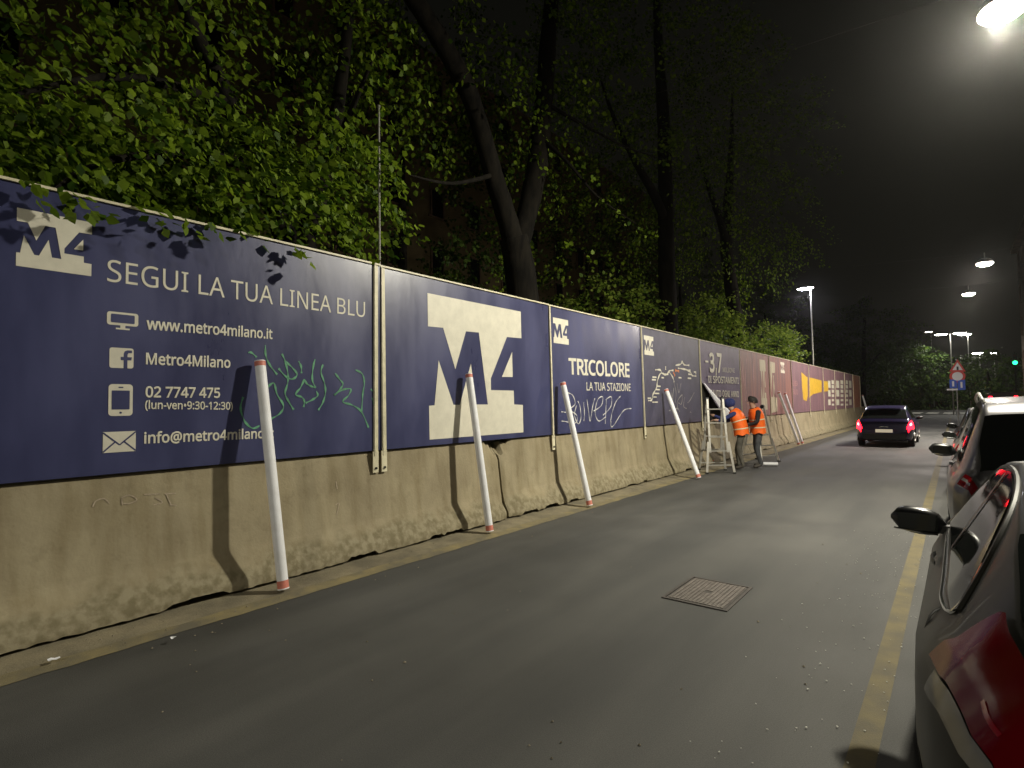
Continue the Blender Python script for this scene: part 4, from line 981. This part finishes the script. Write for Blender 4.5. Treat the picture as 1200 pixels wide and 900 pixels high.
# --- silver people carrier
c = Car(4.35, 1.80, [(0, .66), (.03, .95), (.07, 1.05), (.16, 1.25), (.30, 1.52), (.48, 1.615), (.9, 1.655), (1.8, 1.67), (2.5, 1.61), (2.9, 1.42), (3.3, 1.14), (3.5, 1.04), (3.9, .94), (4.2, .80), (4.35, .62)],
        [(0, .64), (.04, .95), (.2, 1.0), (1.2, 1.0), (2.4, .97), (3.4, .95), (4.1, .8), (4.35, .6)], M_SILV, tumble=.28, label='silver people carrier parked in front of the grey car', group='cars parked along the right side')
c.body()
for sd in (-1, 1):
    w_ = c.patch('side_window', .52, 1.28, 7.1, 7.95, M_GLASS, sd, .007, ny=8, s0=.10, s1=-.0)
    w_ = c.patch('side_window', 1.34, 2.20, 7.1, 7.95, M_GLASS, sd, .007, ny=10)
    w_ = c.patch('side_window', 2.27, 3.22, 7.1, 7.95, M_GLASS, sd, .007, ny=10, s1=.50)
    t_ = c.lamp('tail_lamp', .03, .16, 5.3, 6.9, M_TAILOFF, sd, .010)
    c.patch('reversing_lens', .04, .15, 5.7, 5.95, M_CLEAR, sd, .014, ny=4, nv=3, parent=t_)
    c.mirror(2.98, sd, M_BLACK, v=6.8, size=1.2)
    MB().tube(catmull([c.S(.6, 8.5, sd, .0), c.S(.75, 8.5, sd, .05), c.S(1.6, 8.5, sd, .055), c.S(2.3, 8.5, sd, .05), c.S(2.45, 8.5, sd, 0)], 5), .014, 8).build('roof_rail', M_GALV, c.root, smooth=True)
    for dy in (1.31, 2.24): c.line('door_gap', [(dy, 2.6), (dy, 4), (dy, 5.5), (dy, 6.9)], M_BLACK, sd, .0035, -.0012)
    MB().bar(c.S(1.5, 5.8, sd, .02)-Vector((0, .09, 0)), c.S(1.5, 5.8, sd, .02)+Vector((0, .09, 0)), .03, .03).build('door_handle', M_SILV, c.root)
c.top_patch('rear_window', .075, .30, M_GLASS, v0=8.4); c.top_patch('windscreen', 2.72, 3.38, M_GLASS)
c.plate(-.004, .60, M_PLATE0); MB().box((0, 0, .42), (1.5, .06, .18)).build('bumper', M_BLACK, c.root)
c.root.location = (0.80, 6.0, 0)
def hatch(label, paint, loc, lit, group, name='parked_car', H=1.44, W=1.74, L=3.95, rz=0.0):
    c = Car(L, W, [(0, .58), (.02, .74), (.06, .88), (.14, .96), (.30, 1.10), (.55, 1.30), (.85, 1.40), (1.3, H), (2.0, H-.01), (2.45, H-.13), (2.85, 1.13), (3.1, .99), (3.5, .90), (3.8, .76), (L, .58)],
            [(0, .56), (.05, .84), (.2, .92), (.8, .93), (1.6, .92), (2.8, .89), (3.6, .78), (L, .56)], paint, tumble=.38, label=label, group=group, name=name)
    c.body()
    for sd in (-1, 1):
        c.patch('side_window', .75, 1.70, 7.1, 7.95, M_GLASS, sd, .007, s0=.25); c.patch('side_window', 1.78, 2.78, 7.1, 7.95, M_GLASS, sd, .007, s1=.42)
        t_ = c.lamp('tail_lamp', .015, .24, 4.1, 6.6, M_TAILON if lit else M_TAILOFF, sd, .012)
        if lit: c.patch('lamp_core', .05, .13, 4.9, 5.6, M_TAILHOT, sd, .02, ny=4, nv=3, parent=t_)
        c.mirror(2.55, sd, M_BLACK, v=6.9)
        c.line('door_gap', [(1.74, 2.6), (1.74, 4), (1.74, 5.5), (1.74, 6.9)], M_BLACK, sd, .0035, -.0012)
    c.top_patch('rear_window', .17, .56, M_GLASS); c.top_patch('windscreen', 2.40, 3.02, M_GLASS)
    MB().box((0, -.002, .36), (W*.72, .05, .2)).build('bumper', M_BLACK, c.root)
    MB().box((0, .02, .70), (.26, .03, .025)).build('boot_handle', M_CHROME, c.root)
    c.plate(-.012, .56, M_PLATE if lit else M_PLATE0)
    sp_ = MB().box((0, .50, 1.335), (W*.55, .22, .025)).build('spoiler', paint, c.root)
    c.root.location = loc; c.root.rotation_euler.z = rz
    return c
hatch('dark blue hatchback driving away with its red tail lights on', M_BLUEP, (-1.99, 23.2, 0), True, None, name='moving_car')
hatch('light grey car parked ahead of the silver people carrier', M_GREY2, (0.78, 11.2, 0), False, 'cars parked along the right side', H=1.5)
hatch('black car parked third ahead of the grey car', M_DARKP, (0.80, 15.9, 0), False, 'cars parked along the right side')
# van with high brake lights waiting far ahead
v = empty('van', (2.9, 58, 0)); tag(v, 'far dark van with high red brake lights at the junction', 'van')
MB().prism([(-.95, 0, .35), (.95, 0, .35), (.95, 0, 1.1), (.86, .05, 2.0), (.7, .08, 2.1), (-.7, .08, 2.1), (-.86, .05, 2.0), (-.95, 0, 1.1)], (0, 4.8, 0)).build('body', M_DARKP, v)
for x_ in (-.75, .75):
    MB().box((x_, -.02, 1.62), (.20, .05, .34)).build('brake_light', M_TAILON, v); MB().tube([(x_*1.1-.1, .8, .33), (x_*1.1+.1, .8, .33)], .33, 18).build('wheel', M_RUBBER, v)
MB().box((0, .03, 1.5), (1.2, .06, .6)).build('rear_window', M_GLASS, v)

# ------------------------------------------------------------------ road signs, traffic light
sp0 = on_y(1122, 470, 45); S_ = lambda px, py: on_y(px, py, 45)-Vector((sp0.x, 45, 0))
sr = empty('sign_post', (sp0.x, 45, 0)); tag(sr, 'post with triangular warning, round and blue signs ahead of the parked cars', 'road sign')
M_SRED = mat('sign_red', (.55, .04, .03), .45); M_SWH = mat('sign_white', (.75, .70, .66), .45); M_SBL = mat('sign_blue', (.03, .09, .45), .45)
MB().tube([(0, .05, 0), (0, .05, 3.75)], .03, 8).build('pole', M_GALV, sr)
a_, b_, t_ = S_(1112.5, 435.5), S_(1132, 435.5), S_(1122, 421)
def tri(sc_, y): cc = (a_+b_+t_)/3; return [Vector((cc.x+(q.x-cc.x)*sc_, y, cc.z+(q.z-cc.z)*sc_)) for q in (a_, b_, t_)]
ts = MB().prism(tri(1.0, 0), (0, .02, 0)).build('warning_sign', M_SRED, sr); MB().prism(tri(.62, -.006), (0, .004, 0)).build('sign_field', M_SWH, ts)
cc = (a_+b_+t_)/3; MB().box((cc.x, -.012, cc.z-.05), (.10, .006, .22)).build('sign_symbol', M_BLACK, ts)
q0 = S_(1122, 441)
MB().tube([(q0.x, .015, q0.z), (q0.x, -.005, q0.z)], .40, 24).build('round_sign', M_SRED, sr); MB().tube([(q0.x, -.008, q0.z), (q0.x, -.012, q0.z)], .27, 24).build('sign_field', M_SWH, sr.children[-1] if False else sr)
for px0, px1, py0, py1 in ((1113, 1121, 444.5, 455), (1122.5, 1131, 445, 457)):
    a2, b2_ = S_(px0, py1), S_(px1, py0); bs_ = MB().box(((a2.x+b2_.x)/2, 0, (a2.z+b2_.z)/2), (b2_.x-a2.x, .02, b2_.z-a2.z)).build('blue_sign', M_SBL, sr)
    MB().box(((a2.x+b2_.x)/2, -.013, (a2.z+b2_.z)/2), (.10, .004, (b2_.z-a2.z)*.6)).build('sign_arrow', M_SWH, bs_)
q0 = S_(1116, 456.5); MB().box((q0.x, -.005, q0.z), (.55, .02, .10)).build('name_plate', M_SWH, sr)
g0 = on_y(1189.5, 425, 62); tl = empty('traffic_light', (g0.x, 62, 0)); tag(tl, 'traffic light showing green at the right edge', 'traffic light')
MB().tube([(0, .12, 0), (0, .12, g0.z+.9)], .05, 10).build('pole', M_BLACK, tl); MB().box((0, .05, g0.z+.3), (.30, .16, .95)).build('lamp_housing', M_BLACK, tl)
for i, (m_, dz) in enumerate(((mat('green_signal', (.02, .3, .1), .3, emit=(.02, 1, .28), estr=5.0), 0), (mat('amber_signal_off', (.06, .03, .005), .3), .3), (mat('red_signal_off', (.06, .005, .005), .3), .6))):
    MB().tube([(0, -.025, g0.z+dz), (0, -.06, g0.z+dz)], .16 if i == 0 else .1, 16).build('signal_lens', m_, tl)

# ------------------------------------------------------------------ ladder
def ladder(base, rz, label, H=1.72, spread=.62, wb=.62, wt=.36, rungs=5):
    r_ = empty('stepladder', base, rz); tag(r_, label, 'ladder', 'folding ladders at the hoarding')
    for sgn, nm in ((1, 'front'), (-1, 'back')):
        y0, y1 = -sgn*spread/2, -sgn*.04
        for sd in (-1, 1):
            rail = MB().bar((sd*wt/2*1.12, y0+(y1-y0)*.28, H*.28), (sd*wt/2, y1, H), .024, .046)
            rl = rail.build('rail', M_ALU, r_)
            MB().bar((sd*(wb/2), y0, .03), (sd*(wt/2*1.12+.03), y0+(y1-y0)*.42, H*.42), .026, .050).build('outer_leg', M_ALU, rl)
            MB().box((sd*wb/2, y0, .018), (.05, .085, .035)).build('foot', M_BLACK, rl)
        for k in range(rungs):
            t = (k+.6)/(rungs+.35); z = H*t; y = y0+(y1-y0)*t
            w_ = (wb if t < .2 else wt*1.16)
            MB().bar((-w_/2, y, z), (w_/2, y, z), .032, .026).build('rung', M_ALU, r_)
    for sd in (-1, 1): MB().tube([(sd*wt/2-.03, 0, H), (sd*wt/2+.03, 0, H)], .055, 14).build('hinge', M_BLACK, r_)
    return r_
lb = on_z(843, 555)
ladder((lb.x-.15, lb.y+.25, 0), R(36), 'aluminium folding ladder standing in front of the peeling poster')
lb2 = on_z(900, 543)
ladder((lb2.x-.35, lb2.y+.5, 0), R(62), 'second aluminium ladder half hidden behind the workers', H=1.5, spread=.75)

# ------------------------------------------------------------------ people
def person(loc, rz, label, J, mats_, vest=True, hood=False, vrot=0.0):
    """J: joint dict (x right, y forward, z up) in metres; body grown with a Skin modifier"""
    root = empty('person', loc, rz); tag(root, label, 'person', 'workers in orange vests')
    E_, V_, RA, LB = [], [], [], []
    idx = {}
    def vtx(n, p_, r_): idx[n] = len(V_); V_.append(p_); RA.append(r_)
    for n, (p_, r_) in J.items(): vtx(n, p_, r_)
    def ed(a, b, lab): E_.append((idx[a], idx[b])); LB.append(lab)
    ed('pelvis', 'waist', 'torso'); ed('waist', 'chest', 'torso'); ed('chest', 'neck', 'torso'); ed('neck', 'chin', 'skin'); ed('chin', 'crown', 'skin')
    for s in 'LR':
        ed('chest', 'sho'+s, 'torso'); ed('sho'+s, 'elb'+s, 'arm'); ed('elb'+s, 'wri'+s, 'arm'); ed('wri'+s, 'palm'+s, 'skin')
        ed('pelvis', 'hip'+s, 'leg'); ed('hip'+s, 'kne'+s, 'leg'); ed('kne'+s, 'ank'+s, 'leg'); ed('ank'+s, 'toe'+s, 'shoe')
        w_, p_ = Vector(J['wri'+s][0]), Vector(J['palm'+s][0]); d = (p_-w_).normalized(); side = d.cross(Vector((0, 0, 1)))
        side = side.normalized() if side.length > .1 else Vector((1, 0, 0)); dn = d.cross(side)
        for k, (o_, ln) in enumerate(((-.03, .07), (-.01, .085), (.01, .08), (.03, .062))):
            vtx('f%s%da' % (s, k), tuple(p_+d*.02+side*o_), .011); vtx('f%s%db' % (s, k), tuple(p_+d*(.02+ln*.55)+side*o_*1.1+dn*.008), .0095); vtx('f%s%dc' % (s, k), tuple(p_+d*(.02+ln*.9)+side*o_*1.1+dn*.03), .008)
            ed('palm'+s, 'f%s%da' % (s, k), 'skin'); ed('f%s%da' % (s, k), 'f%s%db' % (s, k), 'skin'); ed('f%s%db' % (s, k), 'f%s%dc' % (s, k), 'skin')
        vtx('t%sa' % s, tuple(w_.lerp(p_, .5)+side*.035), .012); vtx('t%sb' % s, tuple(p_+side*.055+d*.01), .009)
        ed('palm'+s, 't%sa' % s, 'skin'); ed('t%sa' % s, 't%sb' % s, 'skin')
    me = bpy.data.meshes.new('body'); me.from_pydata(V_, E_, [])
    ob = bpy.data.objects.new('body', me); col.objects.link(ob)
    md = ob.modifiers.new('skin', 'SKIN'); md.use_smooth_shade = True
    for i, sv in enumerate(me.skin_vertices[0].data):
        r_ = RA[i]; sv.radius = (r_, r_) if not hasattr(r_, '__len__') else r_; sv.use_root = (i == idx['pelvis'])
    sb = ob.modifiers.new('sub', 'SUBSURF'); sb.levels = 2; sb.render_levels = 2
    dg = bpy.context.evaluated_depsgraph_get(); m2 = bpy.data.meshes.new_from_object(ob.evaluated_get(dg)); bpy.data.objects.remove(ob)
    m2.materials.clear(); order = ['skin', 'torso', 'arm', 'leg', 'shoe']
    for o_ in order: m2.materials.append(mats_[o_])
    A_ = np.array([V_[e[0]] for e in E_]); B_ = np.array([V_[e[1]] for e in E_]); D_ = B_-A_; DD = (D_**2).sum(1)
    for p_ in m2.polygons:
        q = np.array(p_.center); t = np.clip(((q-A_)*D_).sum(1)/DD, 0, 1); ds = ((A_+D_*t[:, None]-q)**2).sum(1); p_.material_index = order.index(LB[int(ds.argmin())]); p_.use_smooth = True
    link_mesh('body', m2, None, root)
    pel, wst, ch, nk = [Vector(J[n][0]) for n in ('pelvis', 'waist', 'chest', 'neck')]
    if vest:
        sho = (Vector(J['shoR'][0])-Vector(J['shoL'][0])).normalized()
        P = []; spine = catmull([pel+Vector((0, 0, -.06)), wst, ch, nk], 5); n = 22
        for i, q in enumerate(spine):
            t = i/(len(spine)-1); d = (spine[min(i+1, len(spine)-1)]-spine[max(i-1, 0)]).normalized()
            fx = sho; fy = d.cross(fx).normalized()
            hw_ = np.interp(t, [0, .25, .6, .82, .93, 1], [.235, .225, .235, .215, .15, .105]); hd_ = np.interp(t, [0, .3, .65, .85, 1], [.175, .165, .17, .14, .10])
            P.append([q+fx*hw_*math.copysign(abs(math.cos(a))**.8, math.cos(a))+fy*hd_*math.sin(a)+d*(.02*math.sin(a*5+i)*(1-t) if i == 0 else 0) for a in np.linspace(0, 2*math.pi, n+1)])
        vo = MB().grid(P).build('vest', mats_['vest'], root, smooth=True, angle=70)
        for i0 in (3, 7):
            if i0+1 < len(P): MB().grid([[Vector(P[i0][k]).lerp(Vector(P[i0+1][k]), u)+(Vector(P[i0][k])-spine[i0]).normalized()*.006 for k in range(n+1)] for u in (.2, .75)]).build('reflective_band', mats_['band'], vo)
    chn, cr = Vector(J['chin'][0]), Vector(J['crown'][0]); hd = (cr-chn); hc = chn+hd*.62; fw = Vector(J['_face'][0]) if '_face' in J else Vector((0, 1, 0))
    return root, hc, hd.normalized()
def jd(**k): return k
def head_bits(root, hc, up, fwd, hair_m, hood=False):
    fwd = Vector(fwd).normalized(); fwd = (fwd-up*fwd.dot(up)).normalized(); rt = fwd.cross(up).normalized()
    P = []
    for i in range(9):
        th = i/8*math.pi*(.62 if not hood else .80)
        P.append([hc+up*(.125*math.cos(th)+.0)+(fwd*(.118*math.cos(a)-.02)+rt*.098*math.sin(a))*math.sin(th)*(1.0 if not hood else 1.18)+up*(.055*max(0, math.cos(a))*math.sin(th) if not hood else 0) for a in np.linspace(0, 2*math.pi, 19)])
    MB().grid(P).build('hood' if hood else 'hair', hair_m, root, smooth=True, angle=80)
    if hood: MB().grid([[hc+up*.03+fwd*(.09+.07*t)+rt*.07*u-up*(.012*u*u+.01*t) for u in (-1, -.5, 0, .5, 1)] for t in (0, .5, 1)]).build('cap_peak', hair_m, root, smooth=True)
    nose = MB().add([hc+fwd*.095-up*.005, hc+fwd*.092-up*.05+rt*.016, hc+fwd*.092-up*.05-rt*.016, hc+fwd*.125-up*.045], [(0, 1, 3), (0, 3, 2), (1, 2, 3)]); nose.build('nose', M_SKIN, root)
    for sd in (-1, 1):
        MB().tube([hc+fwd*.088+rt*sd*.033+up*.005, hc+fwd*.100+rt*sd*.033+up*.005], .010, 8).build('eye', M_BLACK, root)
        MB().grid([[hc+rt*sd*(.085+.012*math.sin(t*3.1))-fwd*(.01+.03*u)+up*(.02-.06*t) for u in (0, 1)] for t in (0, .33, .66, 1)]).build('ear', M_SKIN, root)
    MB().bar(hc+fwd*.095-up*.075-rt*.024, hc+fwd*.095-up*.075+rt*.024, .008, .008).build('mouth', mat('lips', (.32, .12, .10), .6), root)
MA = dict(skin=M_SKIN, torso=M_BLUEC, arm=M_BLUEC, leg=M_TROUS2, shoe=M_SHOE, vest=M_ORANGE, band=M_REFL)
MB_ = dict(skin=M_SKIN, torso=M_DKCLOTH, arm=M_DKCLOTH, leg=M_TROUS, shoe=M_SHOE, vest=M_ORANGE, band=M_REFL)
# worker at the poster, bowed forward, arms up to the sheet (faces the hoarding: local +y)
JA = {'pelvis': ((0, 0, .90), (.15, .12)), 'waist': ((0, .03, 1.06), (.145, .11)), 'chest': ((0, .10, 1.28), (.16, .12)), 'neck': ((0, .19, 1.44), .058), 'chin': ((0, .25, 1.51), .075), 'crown': ((0, .30, 1.66), .088),
      'shoL': ((-.19, .12, 1.36), .066), 'elbL': ((-.27, .36, 1.22), .046), 'wriL': ((-.17, .58, 1.30), .034), 'palmL': ((-.14, .66, 1.33), .034),
      'shoR': ((.19, .12, 1.36), .066), 'elbR': ((.26, .34, 1.16), .046), 'wriR': ((.12, .55, 1.18), .034), 'palmR': ((.10, .63, 1.19), .034),
      'hipL': ((-.10, 0, .86), .095), 'kneL': ((-.13, .06, .47), .064), 'ankL': ((-.13, -.04, .09), .044), 'toeL': ((-.14, .15, .045), .042),
      'hipR': ((.10, 0, .86), .095), 'kneR': ((.13, .14, .48), .064), 'ankR': ((.13, .10, .09), .044), 'toeR': ((.15, .28, .045), .042)}
fa = on_z(870, 551)
rA, hcA, upA = person((fa.x-.02, fa.y+.10, 0.005), R(98), 'worker in a blue cap and orange vest bent over behind the ladder', JA, MA)
head_bits(rA, hcA, upA, (0, 1, -.2), M_BLUEC, hood=True)
JB = {'pelvis': ((0, 0, .92), (.15, .12)), 'waist': ((0, .01, 1.08), (.145, .11)), 'chest': ((0, .04, 1.31), (.165, .125)), 'neck': ((0, .09, 1.48), .058), 'chin': ((0, .12, 1.55), .075), 'crown': ((0, .12, 1.705), .088),
      'shoL': ((-.20, .04, 1.39), .068), 'elbL': ((-.29, .10, 1.14), .050), 'wriL': ((-.18, .33, 1.05), .036), 'palmL': ((-.14, .41, 1.04), .034),
      'shoR': ((.20, .04, 1.39), .068), 'elbR': ((.29, .12, 1.15), .050), 'wriR': ((.16, .34, 1.10), .036), 'palmR': ((.11, .41, 1.10), .034),
      'hipL': ((-.10, 0, .88), .098), 'kneL': ((-.14, .08, .48), .066), 'ankL': ((-.15, .0, .09), .045), 'toeL': ((-.17, .19, .045), .042),
      'hipR': ((.10, 0, .88), .098), 'kneR': ((.15, .02, .48), .066), 'ankR': ((.17, -.12, .09), .045), 'toeR': ((.20, .07, .045), .042)}
fb = on_z(889, 549)
rB, hcB, upB = person((fb.x, fb.y+.05, 0.005), R(122), 'dark-haired worker in a black jacket and orange vest facing the hoarding', JB, MB_)
head_bits(rB, hcB, upB, (.1, 1, -.1), M_HAIR)
# rolled scrap of poster by the workers' feet
sc0 = on_z(903, 546); q = MB(); q.tube([(-.16, -.05, .05), (.16, .06, .05)], .045, 12)
tag(q.build('paper_roll', M_TUBE, smooth=True), "short white paper roll lying by the dark-haired worker's feet", 'paper roll').location = (sc0.x, sc0.y, 0)

# ------------------------------------------------------------------ night air volume, added for the glow round the lamps
hz = MB().box((0, 250, 15), (820, 920, 32.2)).build('lamp_glow_haze', None); hz['kind'] = 'stuff'
hm = bpy.data.materials.new('lamp_glow_haze'); hm.use_nodes = True; hn = hm.node_tree.nodes; hn.remove(hn['Principled BSDF'])
pv = hn.new('ShaderNodeVolumePrincipled'); pv.inputs['Color'].default_value = (0.9, 0.9, 0.88, 1); pv.inputs['Density'].default_value = 0.00042; pv.inputs['Anisotropy'].default_value = 0.90
hm.node_tree.links.new(pv.outputs[0], hn['Material Output'].inputs['Volume']); hz.data.materials.append(hm)
